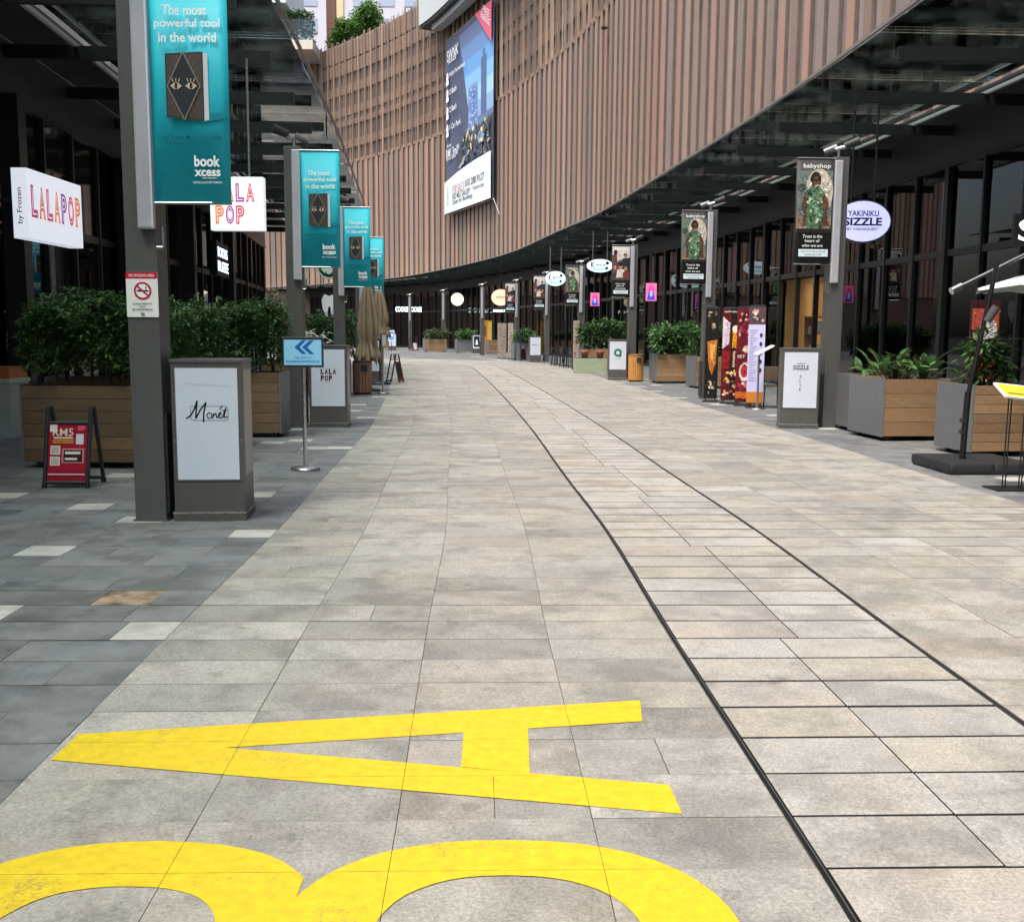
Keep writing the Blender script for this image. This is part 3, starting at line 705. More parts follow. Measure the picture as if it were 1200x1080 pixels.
# terrace block beyond the end of the screen, roof trees, pale tower
blk = thing('terrace_block', 'terrace with glass balustrade beside the end of the slats', 'building')
E0 = RC.off(SE, OWR)
ex, ey = E0.x, E0.y
b = MB(); b.box(ex - 26, ex + .0, ey + 2.2, ey + 14, 0, 29.4, M('brown_wall', (.11, .075, .06), .7)); b.build('wall', blk)
for k in range(44): link('slat', cube_a if k % 3 else cube_b, blk, (ex - .3 - k * .6, ey + 2.15, 17.5), 0, (.46, .12, 23.6))
b = MB(); b.box(ex - 14, ex - .05, ey - 3.2, ey + 2.19, 29.4, 30.3, M('terrace_edge', (.62, .56, .46), .6)); b.build('slab', blk, bevel=.02)
for k in range(6):
    b = MB(); b.box(ex - 12.7 + k * 2.1 + .03, ex - 12.7 + (k + 1) * 2.1 - .03, ey - 3.12, ey - 3.08, 30.304, 32.3, clear_glass); b.build('glass_panel', blk)
b = MB(); b.box(ex + .25, ex + 1.15, ey + 3.0, ey + 4.2, 29.0, 52, M('brown_column', (.22, .10, .065), .6)); b.build('column', blk)
b = MB(); b.box(ex - 16, ex - 2.7, ey - 3, ey + 6, 33.9, 46, M('pale_cladding2', (.60, .66, .65), .5, 0, .05, 1)); b.build('upper_storey', blk)
b = MB()
for k in range(14): b.box(ex - 15.8 + k * .9, ex - 15.1 + k * .9, ey - 2.8, ey + 5.8, 33.55, 33.89, black_m)
b.build('soffit', blk)
tower = thing('pale_tower', 'pale lilac tower block behind the roof trees', 'building')
b = MB(); b.box(-60, 60, 150, 165, 0, 90, M('lilac_wall', (.62, .60, .66), .6, 0, .05, .3)); b.build('wall', tower)
wm = unit_cube('window', M('tower_window', (.40, .46, .56), .15, 0, .1, .5)); ym = unit_cube('panel', M('cream_strip', (.70, .58, .32), .6))
for ix in range(-13, 2):
    for iz in range(8):
        link('window', wm, tower, (ix * 3.6, 149.97, 33 + iz * 3.6), 0, (2.2, .1, 2.0))
for ix in (-24.6, -10): link('panel', ym, tower, (ix, 149.9, 45), 0, (1.2, .2, 60))

# ------------------------------------------------------------------ vegetation
def leaves(mb, n, place, size, m, droop=0.3, asp=0.35, rg=None):
    rg = rg or random
    for _ in range(n):
        p, out = place(); p = Vector(p)
        L_ = size * rg.uniform(.6, 1.35); a = rg.uniform(0, 2 * math.pi)
        d = Vector((math.cos(a), math.sin(a), rg.uniform(-.9, .45) - droop * .3)); d = (d + Vector(out) * .9).normalized()
        sd = d.cross(Vector((0, 0, 1)));
        if sd.length < .05: sd = Vector((1, 0, 0))
        sd = (sd.normalized() + Vector((0, 0, rg.uniform(-.5, .5)))).normalized() * L_ * asp * .5
        mid = p + d * L_ * .5; tip = p + d * L_ + Vector((0, 0, -droop * L_ * .35)); up = d.cross(sd).normalized() * L_ * .05
        mb.faces([p, mid + sd + up, tip, mid - sd + up], [(0, 1, 2), (0, 2, 3)], m)
def hedge_mesh(wx, wy, z0, z1, n, size, m, seed, lump=0.16):
    rg = random.Random(seed); mb = MB()
    # lumpy top height over the length
    hs = [rg.uniform(-lump * 1.3, lump) for _ in range(12)]
    def top(x): 
        u = (x / wx + .5) * 10.99; i = int(max(0, min(10, u))); w = u - i; return z1 + hs[i] * (1 - w) + hs[i + 1] * w
    def place():
        x = rg.uniform(-wx / 2, wx / 2); y = rg.uniform(-wy / 2, wy / 2); h = top(x)
        z = z0 + .08 + (h - z0 - .08) * rg.random() ** .7; out = (0, 0, 0)
        q = rg.random()
        if q < .42: y = -wy / 2 + rg.uniform(-.05, .12) - .06 * math.sin(x * 7 + z * 6); out = (0, -1, 0)
        elif q < .58: z = h + rg.uniform(-.12, .06); out = (0, 0, .8)
        elif q < .68: x = rg.choice((-1, 1)) * (wx / 2 + rg.uniform(-.1, .05)); out = (1 if x > 0 else -1, 0, 0)
        return (x, y, z), out
    leaves(mb, n, place, size, m, rg=rg)
    return mb
def stems_mesh(wx, wy, z0, z1, n, seed):
    rg = random.Random(seed); mb = MB()
    for _ in range(n):
        x, y = rg.uniform(-wx / 2, wx / 2) * .9, rg.uniform(-wy / 2, wy / 2) * .8
        mb.tube((x, y, z0), (x + rg.uniform(-.1, .1), y + rg.uniform(-.08, .08), z1 * rg.uniform(.8, .97)), .012, stem_m, .004, 5)
    return mb
def hedge(name, label, loc, rz, wx, wy, z0, z1, n, size, m, seed, group=None, cat='hedge'):
    t = thing(name, label, cat, loc, rz, group)
    hedge_mesh(wx, wy, z0, z1, n, size, m, seed).build('foliage', t); stems_mesh(wx, wy, z0 - .05, z1, max(6, int(wx * 10)), seed).build('stem', t)
    return t
def tree(label, loc, r, h, n, seed, group=None):
    t = thing('roof_tree', label, 'tree', loc, 0, group); rg = random.Random(seed); mb = MB(); tr = MB()
    tr.tube((0, 0, 0), (.1, 0, h * .55), .14, stem_m, .08, 8)
    cs = []
    for k in range(9):
        a = rg.uniform(0, 6.28); rr = r * rg.uniform(.2, .75); c = Vector((rr * math.cos(a), rr * math.sin(a) * .8, h * rg.uniform(.22, .85))); cs.append((c, r * rg.uniform(.34, .55)))
        tr.tube((.1, 0, h * .4), c, .05, stem_m, .02, 6)
    def place():
        c, q = rg.choice(cs); d = Vector((rg.gauss(0, 1), rg.gauss(0, 1), rg.gauss(0, 1))).normalized(); return c + d * q * rg.random() ** .4, d * .6
    leaves(mb, n, place, .34, leaf_roof, rg=rg, asp=.5)
    tr.build('trunk', t); mb.build('crown', t); return t
tree('bushy green tree on the roof edge above the slats, the larger one', (-15.6, 109, 29.3), 2.3, 5.6, 6500, 4, 'trees on the roof edge')
tree('low bright shrub tree on the roof edge nearer the column', (-18.2, 111, 29.5), 1.6, 4.4, 3600, 6, 'trees on the roof edge')
hedge('terrace_shrub', 'feathery green shrub on the terrace behind the glass balustrade', (ex - 1.6, ey - 1.6, 30.3), 0, 2.6, 1.6, .1, 3.0, 1500, .45, leaf_bright, 9, cat='shrub')

# planters ----------------------------------------------------------
def planter(label, loc, rz, w, d, h, rows, wm, group='wooden planter boxes', end='both'):
    """Front face at local y=0, centred on x; planks on front and back, grey sheet ends."""
    t = thing('planter', label, 'planter', loc, rz, group)
    b = MB(); b.box(-w / 2, w / 2, .03, d - .03, .07, h - .05, planter_grey); b.build('body', t)
    for sx in (-1, 1):
        b = MB(); x = sx * (w / 2 + .012); b.box(x - .012, x + .012, 0, d, .06, h, planter_grey); b.build('side_panel', t, bevel=.004)
    ph = (h - .08) / rows
    for yy in (.0, d - .025):
        for r in range(rows):
            b = MB(); b.box(-w / 2 + .004, w / 2 - .004, yy, yy + .025, .07 + r * ph + .003, .07 + (r + 1) * ph - .003, wm); b.build('plank', t, bevel=.003)
    b = MB(); b.box(-w / 2, w / 2, .03, d - .03, h - .06, h - .045, soil); b.build('soil', t)
    for sx in (-1, 1):
        for yy in (.12, d - .12):
            b = MB(); b.box(sx * (w / 2 - .12) - .03, sx * (w / 2 - .12) + .03, yy - .03, yy + .03, 0, .068, black_pl); b.build('foot', t)
    return t
planter('long brown plank planter behind the red sandwich board', (-4.55, 11.3, 0), .0, 1.74, .62, .93, 6, wood_dark)
planter('brown plank planter behind the nearest pylon sign, seen between sign and post', (-2.98 - 1.2, 14.7, 0), 0, 1.65, .65, .95, 6, wood_dark)
hedge('hedge', 'dark bamboo hedge in the planter behind the red sandwich board', (-4.55, 11.62, 0), 0, 1.72, .6, .98, 1.80, 8500, .085, leaf_dark, 21, 'hedges in the planters')
hedge('hedge', 'dark hedge above the nearest pylon sign', (-4.15, 15.0, 0), 0, 1.65, .62, .98, 1.86, 8500, .09, leaf_dark, 22, 'hedges in the planters')
planter('planter squeezed between the two near posts, mostly hidden', (-5.2, 13.2, 0), 0, 1.6, .6, .93, 6, wood_dark)
hedge('hedge', 'dark hedge between the no smoking sign and the hanging square sign', (-4.8, 13.3, 0), 0, 2.0, .6, .98, 1.86, 8500, .09, leaf_dark, 23, 'hedges in the planters')
planter('planter with white flowers behind the arrow sign', (-4.9, 24.2, 0), .05, 2.0, .6, .85, 6, wood_dark)
hedge('hedge', 'clipped green hedge behind the arrow sign', (-4.9, 24.7, 0), .05, 2.1, .6, .85, 1.88, 2600, .15, leaf_dark, 24, 'hedges in the planters')
fl = thing('flower_cluster', 'white blossoms in front of the clipped hedge behind the arrow sign', 'flowers', (-4.75, 24.2, .8))
mb = MB(); rg = random.Random(5)
for _ in range(140):
    p = (rg.uniform(-.5, .5), rg.uniform(-.25, .0), rg.uniform(.1, .75)); leaves(mb, 3, lambda: (p, (0, -.4, .3)), .1, M('white_petal', (.7, .72, .66), .7), asp=.7, rg=rg)
mb.build('blossoms', fl)

# right side planters
planter('front grey and wood planter beside the yakiniku post', (5.87, 14.86, 0), .12, .98, 1.12, .91, 4, wood)
planter('rear planter touching the front one, behind the yakiniku post', (5.88, 16.02, 0), .02, .98, 1.05, .91, 4, wood)
planter('planter beside the black parasol foot', (6.36, 13.0, 0), .14, 1.06, .84, .92, 7, wood)
planter('planter of leafy shrubs right of the orange bin', (4.9, 31.3, 0), .1, 1.0, 1.0, .9, 6, wood)
planter('planter behind the dark totem board', (5.6, 28.6, 0), .1, 1.0, 1.0, .9, 6, wood)
hedge('shrub_bed', 'bushy green shrubs in the planter right of the orange bin', (4.95, 31.8, 0), .1, 1.25, .95, .88, 1.75, 2300, .19, leaf_bright, 31, 'shrubs in the planters', 'shrub')
hedge('shrub_bed', 'green shrubs left of the dark totem board', (5.7, 29.3, 0), .1, 1.2, .9, .88, 1.72, 2000, .18, leaf_dark, 32, 'shrubs in the planters', 'shrub')
hedge('shrub_bed', 'tall leafy shrub in the planter beside the black parasol foot', (6.15, 13.45, 0), .1, .42, .45, .86, 1.42, 620, .15, leaf_dark, 33, 'shrubs in the planters', 'shrub')

# broad-leaf plants with every leaf its own piece
def leaf_piece(L_, W_, m, fold=.12):
    b = MB(); n = 6; v = []
    for i in range(n + 1):
        u = i / n; w = W_ * math.sin(math.pi * min(1, u * .93 + .05)) ** .8 * (1 - .15 * u); z = -.35 * L_ * u * u
        v += [(u * L_, -w / 2, z + fold * w), (u * L_, 0, z), (u * L_, w / 2, z + fold * w)]
    f = []
    for i in range(n):
        a = 3 * i; f += [(a, a + 3, a + 4, a + 1), (a + 1, a + 4, a + 5, a + 2)]
    b.faces(v, f, m, True); return b.mesh('leaf')
lp = [leaf_piece(.34, .15, leaf_bright), leaf_piece(.26, .13, leaf_bright), leaf_piece(.30, .10, leaf_grey)]
def broad_plant(label, loc, n, spread, height, seed, group='broad-leaved plants in the planters'):
    t = thing('broad_leaf_plant', label, 'plant', loc, 0, group); rg = random.Random(seed); st = MB()
    for i in range(n):
        a = rg.uniform(0, 6.28); r = spread * rg.random() ** .6; z = height * rg.uniform(.1, 1) * (1 - .35 * r / spread)
        x, y = r * math.cos(a), r * math.sin(a) * .8
        o = link('leaf', rg.choice(lp), t, (x, y, z)); o.rotation_euler = (rg.uniform(-.4, .4), rg.uniform(-1.25, .1), a + rg.uniform(-.9, .9)); k = rg.uniform(.5, .95); o.scale = (k, k, k)
        st.tube((x * .3, y * .3, -.02), (x, y, z), .008, stem_m, .005, 5)
    st.build('stem', t); return t
broad_plant('broad-leaved plant at the street side of the front wood planter', (5.72, 15.35, .86), 52, .36, .44, 41)
broad_plant('lower broad-leaved plant at the shop side of the front wood planter', (6.2, 15.45, .86), 34, .34, .34, 42)
broad_plant('low broad-leaved plant in the rear planter by the yakiniku post', (5.9, 16.5, .86), 26, .36, .3, 43)
broad_plant('pale-leaved plant in front of the shrubs right of the orange bin', (4.75, 31.6, .86), 36, .42, .5, 44)

# ------------------------------------------------------------------ banner posts
def floodlight(t, x, y, z, sd):
    b = MB(); b.tube((x, y, z - .1), (x, y, z + .05), .03, steel, n=8); b.tube((x - .06, y, z + .05), (x + .1 * sd, y - .05, z + .09), .035, steel, n=8); b.build('lamp_bracket', t)
    b = MB(); b.tube((x + .08 * sd, y - .02, z + .1), (x + .30 * sd, y - .10, z + .18), .06, black_pl, .075, 12); b.build('floodlight', t)
    b = MB(); b.tube((x - .02 * sd, y + .02, z + .1), (x - .20 * sd, y + .10, z + .02), .05, M('grey_lamp', (.2, .2, .2), .4, .5), .06, 12); b.build('floodlight', t)
def post(label, x, y, rz, sd, zs=2.32):
    """sd: +1 sleeve and banner on local +x side, -1 on -x side."""
    t = thing('banner_post', label, 'post', (x, y, 0), rz, 'banner posts lining the street')
    b = MB(); b.box(-.125, .125, -.125, .125, 0, 4.36, post_m); b.build('shaft', t, bevel=.006)
    b = MB(); xs = sd * .06; b.box(xs - .06, xs + .07, -.19, -.127, zs, 4.30, sleeve_m); b.build('sleeve', t, bevel=.018)
    b = MB(); b.box(-.02 + sd * .127, .02 + sd * .127, -.10, .13, .06, .88, black_pl); b.build('access_cover', t, bevel=.004)
    b = MB(); b.box(-.14, .14, -.14, .14, 0, .012, post_m); b.build('base_plate', t)
    b = MB(); b.tube((sd * .19, -.16, zs - .14), (sd * .19, -.16, zs + .02), .012, steel, n=8); b.tube((sd * .19, -.16, zs - .14), (sd * .14, -.16, zs - .14), .012, steel, n=8); b.build('tie_hook', t)
    floodlight(t, sd * .02, -.02, 4.44, -sd)
    return t
def banner_frame(name, label, x, y, rz, sd, z0, z1, w, face, group):
    t = thing(name, label, 'banner', (x, y, 0), rz, group)
    c = sd * (.135 + w / 2)
    b = MB(); n = 8; v = []
    for i in range(n + 1):
        u = -w / 2 + w * i / n
        for zz, am in ((z0, .015), ((z0 + z1) / 2, .022), (z1, 0)): v.append((c + u, -.16 + am * math.sin(u * 9 + zz), zz))
    b.faces(v, [(i * 3 + k, i * 3 + 3 + k, i * 3 + 4 + k, i * 3 + 1 + k) for i in range(n) for k in range(2)], face, True)
    o = b.build('cloth', t)
    sol = o.modifiers.new('thickness', 'SOLIDIFY'); sol.thickness = .006
    for zz in (z0 - .0, z1 + .0):
        b = MB(); b.tube((sd * .1, -.16, zz), (sd * (.135 + w), -.16, zz), .012, steel, n=8); b.build('rod', t)
    return t, c
TEAL = M('teal_banner_cloth', (.006, .46, .57), .6, 0, .06, 3)
wht = I('#eef4f4'); ink = I('#26282c'); tealdk = I('#0b5a66')
def book_banner(label, x, y, rz, z0=2.52, z1=4.29, w=.60):
    t, c = banner_frame('book_banner', label, x, y, rz, 1, z0, z1, w, TEAL, 'teal book banners')
    h = z1 - z0; bx, bz = c - .0, z0
    bk, gold, frame = I('#2c3036'), I('#cbb598'), I('#57544f')
    it = [('text', 'The most', c - .02, bz + h * .925 * 0.873, .34, .075, wht, 0, 0, .02), ('text', 'powerful tool', c - .0, bz + h * .925 * 0.810, .50, .082, wht, 0, 0, .02), ('text', 'in the world', c, bz + h * .925 * 0.751, .44, .072, wht, 0, 0, .02)]
    L_, R_, T_, B_ = c - .175, c + .095, bz + h * .925 * 0.678, bz + h * .925 * 0.373
    it += [('poly', [(R_, B_ - .01), (R_ + .2, B_ + .03), (R_ + .2, B_ + .06), (R_, B_ + .06)], I('#0a7f8f')),
           ('poly', [(R_, B_), (R_ + .055, B_ + .012), (R_ + .055, T_ + .0), (R_, T_ + .012)], I('#c9cdd2')),
           ('poly', [(L_, B_ + .03), (R_ + .02, B_), (R_ + .02, T_ + .015), (L_, T_)], I('#3a3735')),
           ('poly', [(L_ + .012, B_ + .044), (R_ + .008, B_ + .016), (R_ + .008, T_), (L_ + .012, T_ - .012)], I('#4d453f'))]
    mx, mz = (L_ + R_) / 2 + .005, (T_ + B_) / 2 + .01
    for k in range(22):
        a = 2 * math.pi * k / 22; it.append(('line', [(mx + .05 * math.cos(a), mz + .1 * math.sin(a)), (mx + .125 * math.cos(a), mz + .25 * math.sin(a))], .003, I('#7a6a5c')))
    it += [('poly', [(mx, mz + .25), (mx + .125, mz), (mx, mz - .25), (mx - .125, mz)], bk), ('line', [(mx, mz + .25), (mx + .125, mz), (mx, mz - .25), (mx - .125, mz), (mx, mz + .25)], .007, I('#8f8378'))]
    for s_ in (-1, 1):
        ex_ = mx + s_ * .058; it += [('poly', [(ex_ - .045, mz), (ex_ - .012, mz + .025), (ex_ + .012, mz + .025), (ex_ + .045, mz), (ex_ + .012, mz - .025), (ex_ - .012, mz - .025)], gold), ('ell', ex_, mz, .012, .024, bk)]
        for q in (-.02, 0, .02): it.append(('line', [(ex_ + q, mz + .03), (ex_ + q * 1.5, mz + .055)], .006, gold))
    it += [('text', 'Great Books Made Affordable.', c, bz + h * .925 * 0.300, .50, .034, tealdk), ('text', 'Only at BookXcess', c, bz + h * .925 * 0.270, .36, .032, tealdk),
           ('text', 'book', c + .13, bz + h * .925 * 0.191, .20, .085, wht, 0, 0, .03), ('text', 'xcess', c + .13, bz + h * .925 * 0.136, .20, .05, wht, 0, 0, .03), ('line', [(c + .09, bz + h * .925 * 0.113), (c + .2, bz + h * .925 * 0.113)], .004, wht), ('text', 'BOOKS & GOOD THINGS', c + .13, bz + h * .925 * 0.093, .22, .016, wht)]
    art(t, it, y=-.186)
    return t
posts_l = [(-2.93, 8.32), (-3.44, 16.4), (-3.98, 23.7), (-4.62, 31.2)]
nm = ['nearest post on the shaded side, carrying the no smoking sign', 'post behind the square hanging sign and the arrow stand', 'post beside the tan closed parasols', 'farthest teal banner post, half hidden by the parasols']
bl = ['largest teal book banner beside the nearest post', 'second teal book banner above the arrow stand', 'third teal book banner, smaller, above the closed parasol', 'farthest teal book banner, a narrow strip behind the third']
for i, (x, y) in enumerate(posts_l):
    rz = [0, .04, .06, .08][i]
    post(nm[i], x, y, rz, 1); book_banner(bl[i], x, y, rz)
# babyshop banners on the right
def baby_banner(label, x, y, rz, kind, z0=2.66, z1=4.33, w=.60):
    t, c = banner_frame('shop_banner', label, x, y, rz, -1, z0, z1, w, M('black_banner_cloth', (.025, .024, .024), .6), 'shop banners on the sunny side')
    h = z1 - z0; l, r = c - w / 2 + .012, c + w / 2 - .02
    V = lambda f: z0 + h * f
    it = []
    if kind == 0:
        bgc, arch, skin, hair = I('#6f7d74'), I('#c9c2b2'), I('#6b4836'), I('#2c211c')
        it += [('rect', l, V(.33), r, V(.88), bgc), ('ell', c + .06, V(.68), .23, h * .22, arch), ('rect', l, V(.30), r, V(.46), I('#8b7a68')), ('ell', c - .22, V(.72), .08, .06, I('#4b5a52')),
               ('poly', [(c - .15, V(.56)), (c + .19, V(.54)), (c + .24, V(.36)), (c - .19, V(.36))], I('#5b4236')),
               ('poly', [(c - .16, V(.69)), (c - .05, V(.73)), (c + .07, V(.73)), (c + .15, V(.68)), (c + .13, V(.45)), (c + .1, V(.32)), (c - .13, V(.32)), (c - .13, V(.48))], I('#5c7f63')),
               ('poly', [(c - .16, V(.69)), (c - .22, V(.52)), (c - .15, V(.46)), (c - .09, V(.60))], I('#5a4536')), ('poly', [(c + .15, V(.68)), (c + .24, V(.55)), (c + .18, V(.48)), (c + .09, V(.6))], skin)]
        rg = random.Random(2)
        for _ in range(34):
            u, v = rg.uniform(-.11, .11), rg.uniform(.34, .70); it.append(('ell', c + u, V(v), rg.uniform(.01, .03), rg.uniform(.01, .04), I(rg.choice(['#3c5a44', '#8fb093', '#2f4437', '#7aa082', '#b7c7a5']))))
        it += [('ell', c - .0, V(.80), .085, .115, hair), ('ell', c + .005, V(.775), .06, .085, skin), ('rect', c - .05, V(.782), c + .06, V(.80), ink), ('ell', c + .01, V(.742), .02, .008, I('#d8c3b4'))]
    else:
        it += [('rect', l, V(.32), r, V(.97), I('#b9b2aa')), ('rect', l, V(.72), r, V(.97), I('#d3cec8')), ('poly', [(l, V(.62)), (c, V(.72)), (r, V(.6)), (r, V(.35)), (l, V(.35))], I('#4a4444')),
               ('poly', [(l, V(.8)), (l + .14, V(.86)), (l + .18, V(.5)), (l, V(.45))], I('#6d4a48')), ('ell', l + .1, V(.86), .06, .08, I('#3a2b26')), ('ell', c + .14, V(.80), .06, .08, I('#3a2b26')), ('ell', c + .14, V(.785), .045, .06, I('#b48a72')),
               ('poly', [(c + .04, V(.74)), (r, V(.76)), (r, V(.5)), (c + .02, V(.5))], I('#2b3440')), ('ell', c - .02, V(.60), .07, .085, I('#b9876f')), ('ell', c - .02, V(.63), .07, .06, I('#31221d')), ('poly', [(c - .12, V(.54)), (c + .1, V(.54)), (c + .14, V(.37)), (c - .16, V(.37))], I('#d9d2cc')),
               ('ell', c + .15, V(.55), .055, .07, I('#a87b63')), ('poly', [(c + .06, V(.48)), (r, V(.49)), (r, V(.36)), (c + .06, V(.36))], I('#7d3f45')), ('ell', c - .2, V(.57), .05, .065, I('#c0907a')), ('rect', l, V(.33), r, V(.38), I('#5b4c46'))]
    it += dabs(l + .02, V(.33), r - .02, V(.88), lambda u, v: item_color(it, u, v), 520, .022, 3 + kind)
    it += [('rect', l, V(.30), r, V(.335), I('#24211f')), ('text', 'babyshop', c + .01, V(.918), .44, .085, wht), ('text', 'Trust is the', c - .02, V(.262), .32, .05, wht), ('text', 'heart of', c - .02, V(.22), .24, .048, wht), ('text', 'who we are', c - .02, V(.175), .34, .045, wht),
           ('rect', c - .24, V(.07), c + .24, V(.14), I('#cfe0e4')), ('text', 'SHOP IN STORE & ONLINE', c, V(.117), .40, .026, I('#2b3c44')), ('text', 'BABYSHOP.COM', c, V(.088), .26, .024, I('#2b3c44'))]
    art(t, it, y=-.186)
    return t
posts_r = [(5.26, 17.05, .04, 0), (4.58, 24.3, .10, 0), (3.9, 33.9, .10, 1), (2.92, 44.3, .14, 0), (1.72, 52.7, .18, 1), (.22, 60.8, .22, 1), (-1.98, 66.7, .28, None), (-5.15, 76.7, .3, None), (-8.6, 86.3, .35, None)]
nr = ['post in front of the yakiniku oval sign', 'post behind the dark totem board', 'post behind the orange bin', 'post between the two blue oval signs', 'post beside the small pylon and outdoor tables', 'post above the leaning timber boards', 'bare post in front of the yellow board', 'bare post right of the far glowing letters', 'bare post standing across the far glowing letters']
br = ['nearest babyshop banner with a child in green, left of the yakiniku sign', 'babyshop banner with a child in green above the dark totem board', 'banner with a family group above the orange bin', 'small banner with a child in green, left of the larger blue oval', 'small family banner left of the smaller blue oval', 'smallest family banner overlapping the beige oval sign']
for i, (x, y, rz, k) in enumerate(posts_r):
    post(nr[i], x, y, rz, -1, 2.36)
    if k is not None: baby_banner(br[i], x, y, rz, k)

# ------------------------------------------------------------------ pylon light boxes
def pylon(label, x, y, rz, items, w=.60, d=.46, h=1.31, group='grey pylon signs'):
    t = thing('pylon_sign', label, 'sign', (x, y, 0), rz, group)
    b = MB(); b.box(-w / 2 - .01, w / 2 + .01, -.01, d + .01, 0, .06, pyl_m); b.build('plinth', t, bevel=.004)
    b = MB(); b.box(-w / 2 - .013, w / 2 + .013, -.013, d + .013, .061, .075, steel); b.build('trim', t)
    b = MB(); b.box(-w / 2, w / 2, 0, d, .076, h - .03, pyl_m); b.build('body', t, bevel=.006)
    b = MB(); b.box(-w / 2 - .008, w / 2 + .008, -.008, d + .008, h - .03, h, pyl_m); b.build('cap', t, bevel=.006)
    b = MB(); b.box(-w / 2 + .036, w / 2 - .036, -.006, .02, .34, h - .07, white_face); b.build('display_panel', t)
    b = MB(); b.box(-w / 2 + .004, w / 2 - .004, -.0015, .01, .318, .323, black_m); b.build('seam', t)
    for sx in (-1, 1): b = MB(); b.tube((sx * (w / 2 - .018), -.003, .66), (sx * (w / 2 - .018), .01, .66), .006, steel, n=8); b.build('lock', t)
    b = MB(); b.box(w / 2, w / 2 + .004, .05, d - .05, .36, h - .09, M('side_panel_grey', (.3, .29, .27), .4, .4)); b.build('side_panel', t)
    art(t, items, y=-.0065)
    return t
def script_monet():
    K = I('#15161f'); z = .88; it = [('line', [(-.13, z + .055), (.155, z + .055), (.165, z + .04), (.165, z - .05), (.15, z - .06), (-.10, z - .06), (-.13, z - .045), (-.13, z + .055)], .004, I('#555b66'))]
    M_ = [(-.165, z - .045), (-.13, z - .02), (-.10, z + .03), (-.075, z + .10), (-.085, z + .02), (-.09, z - .045), (-.05, z + .03), (-.005, z + .085), (-.025, z + .01), (-.03, z - .075)]
    it.append(('line', M_, .012, K))
    def loop(cx, cz, rx, rz): return [(cx + rx * math.cos(a * .5236), cz + rz * math.sin(a * .5236)) for a in range(13)]
    it += [('line', loop(.018, z - .02, .02, .022), .008, K), ('line', [(.045, z - .045), (.05, z), (.055, z - .02), (.07, z + .002), (.075, z - .04), (.09, z - .02)], .008, K),
           ('line', [(.088, z - .02), (.112, z - .006), (.105, z + .008), (.092, z - .005), (.095, z - .04), (.12, z - .035), (.15, z + .045), (.132, z - .035), (.165, z - .03)], .008, K), ('line', [(.1, z + .03), (.125, z + .06)], .008, K), ('line', [(.12, z + .02), (.16, z + .022)], .007, K)]
    it.append(('line', [(-.17, 1.12), (.19, 1.10)], .003, I('#a9b6c4')))
    return it
pylon('nearest pylon sign with a handwritten style black word', -2.455, 8.22, .09, script_monet(), w=.56)
LC4 = ['#c23a6b', '#e07a2c', '#b04aa0', '#d8446a']
def lala(cx, z, w, h, m=None):
    it = []
    for r, word in enumerate(('LALA', 'POP')):
        for k, ch in enumerate(word):
            cw = w / 4.2; u = cx - w / 2 + cw * (k + .55); v = z + h * (.25 - .5 * r)
            it.append(('text', ch, u, v, cw * .82, h * .42, m or I(LC4[(k + r) % 4], .3), 0, 0, .055))
            if not m: it.append(('text', ch, u, v, cw * .56, h * .34, I('#f3e9ea', .35), 0, 0, -.025))
    return it
pylon('pylon sign with a small square pink and black sticker', -2.94, 16.35, .05, [('rect', -.13, .70, .20, .96, I('#c3cbd2'))] + lala(.01, .84, .27, .21, I('#4a1630')))
pylon('pylon sign partly hidden behind the brown bin', -4.2, 30.6, .05, [('text', 'OPEN', 0, .9, .2, .07, ink)])
pylon('pylon sign with small black restaurant lettering near the yakiniku post', 4.69, 16.72, -.14, [('line', [(-.06, 1.06), (.06, 1.06)], .01, ink), ('text', 'SIZZLE', 0, 1.0, .25, .06, ink, 0, 0, .02), ('text', 'BY YAKINIQUEST', 0, .955, .24, .02, ink), ('text', 'S', 0, .85, .03, .045, ink), ('text', 'L', 0, .78, .03, .04, ink), ('text', 'V', 0, .71, .035, .04, ink), ('text', 'E', 0, .64, .03, .045, ink)])
pylon('pylon sign with a round teal emblem beside the orange bin', 3.40, 33.3, -.04, [('ring', 0, .88, .13, .06, I('#2f6f6a')), ('ell', .07, .79, .05, .05, I('#2f6f6a')), ('ell', .08, .95, .04, .03, I('#2f6f6a')), ('text', 'THE GREEN', 0, .68, .2, .025, tealdk)])
pylon('small pylon sign by the far planter and outdoor tables', 1.15, 52.6, .1, [('text', 'MENU', 0, .86, .28, .07, I('#5a626a'))])
pylon('far pylon sign showing a black picture in front of the yellow board', -2.5, 71.4, .2, [('rect', -.2, .45, .2, 1.18, ink), ('poly', [(-.1, .6), (.1, .6), (.04, .95), (-.04, .95)], wht)])
pylon('far white pylon sign at the left end of the arcade', -9.4, 80.5, .2, [('text', 'SALE', 0, .9, .28, .08, I('#7d8893'))])

# ------------------------------------------------------------------ signs on the left
sg = thing('no_smoking_sign', 'white no smoking notice with red top on the nearest post', 'sign', (-2.93, 8.32, 0))
b = MB(); b.box(-.125, .125, -.134, -.127, 1.64, 1.99, I('#e9e7e2')); b.build('plate', sg)
red = I('#c3223c')
art(sg, [('rect', -.125, 1.94, .125, 1.99, red), ('text', 'NO SMOKING AREA', 0, 1.965, .2, .02, wht), ('ell', .005, 1.845, .07, .07, wht), ('ring', .005, 1.845, .07, .053, red), ('rect', -.04, 1.838, .05, 1.852, ink), ('line', [(.03, 1.86), (.035, 1.88)], .008, ink), ('line', [(-.04, 1.885), (.05, 1.805)], .014, red),
         ('text', 'DILARANG MEROKOK', 0, 1.745, .15, .014, ink), ('text', 'DENDA', 0, 1.722, .05, .013, ink), ('text', 'MAXIMUM RM5000', 0, 1.70, .16, .014, ink), ('ell', 0, 1.665, .018, .012, I('#8c8c8c'))], y=-.1345)
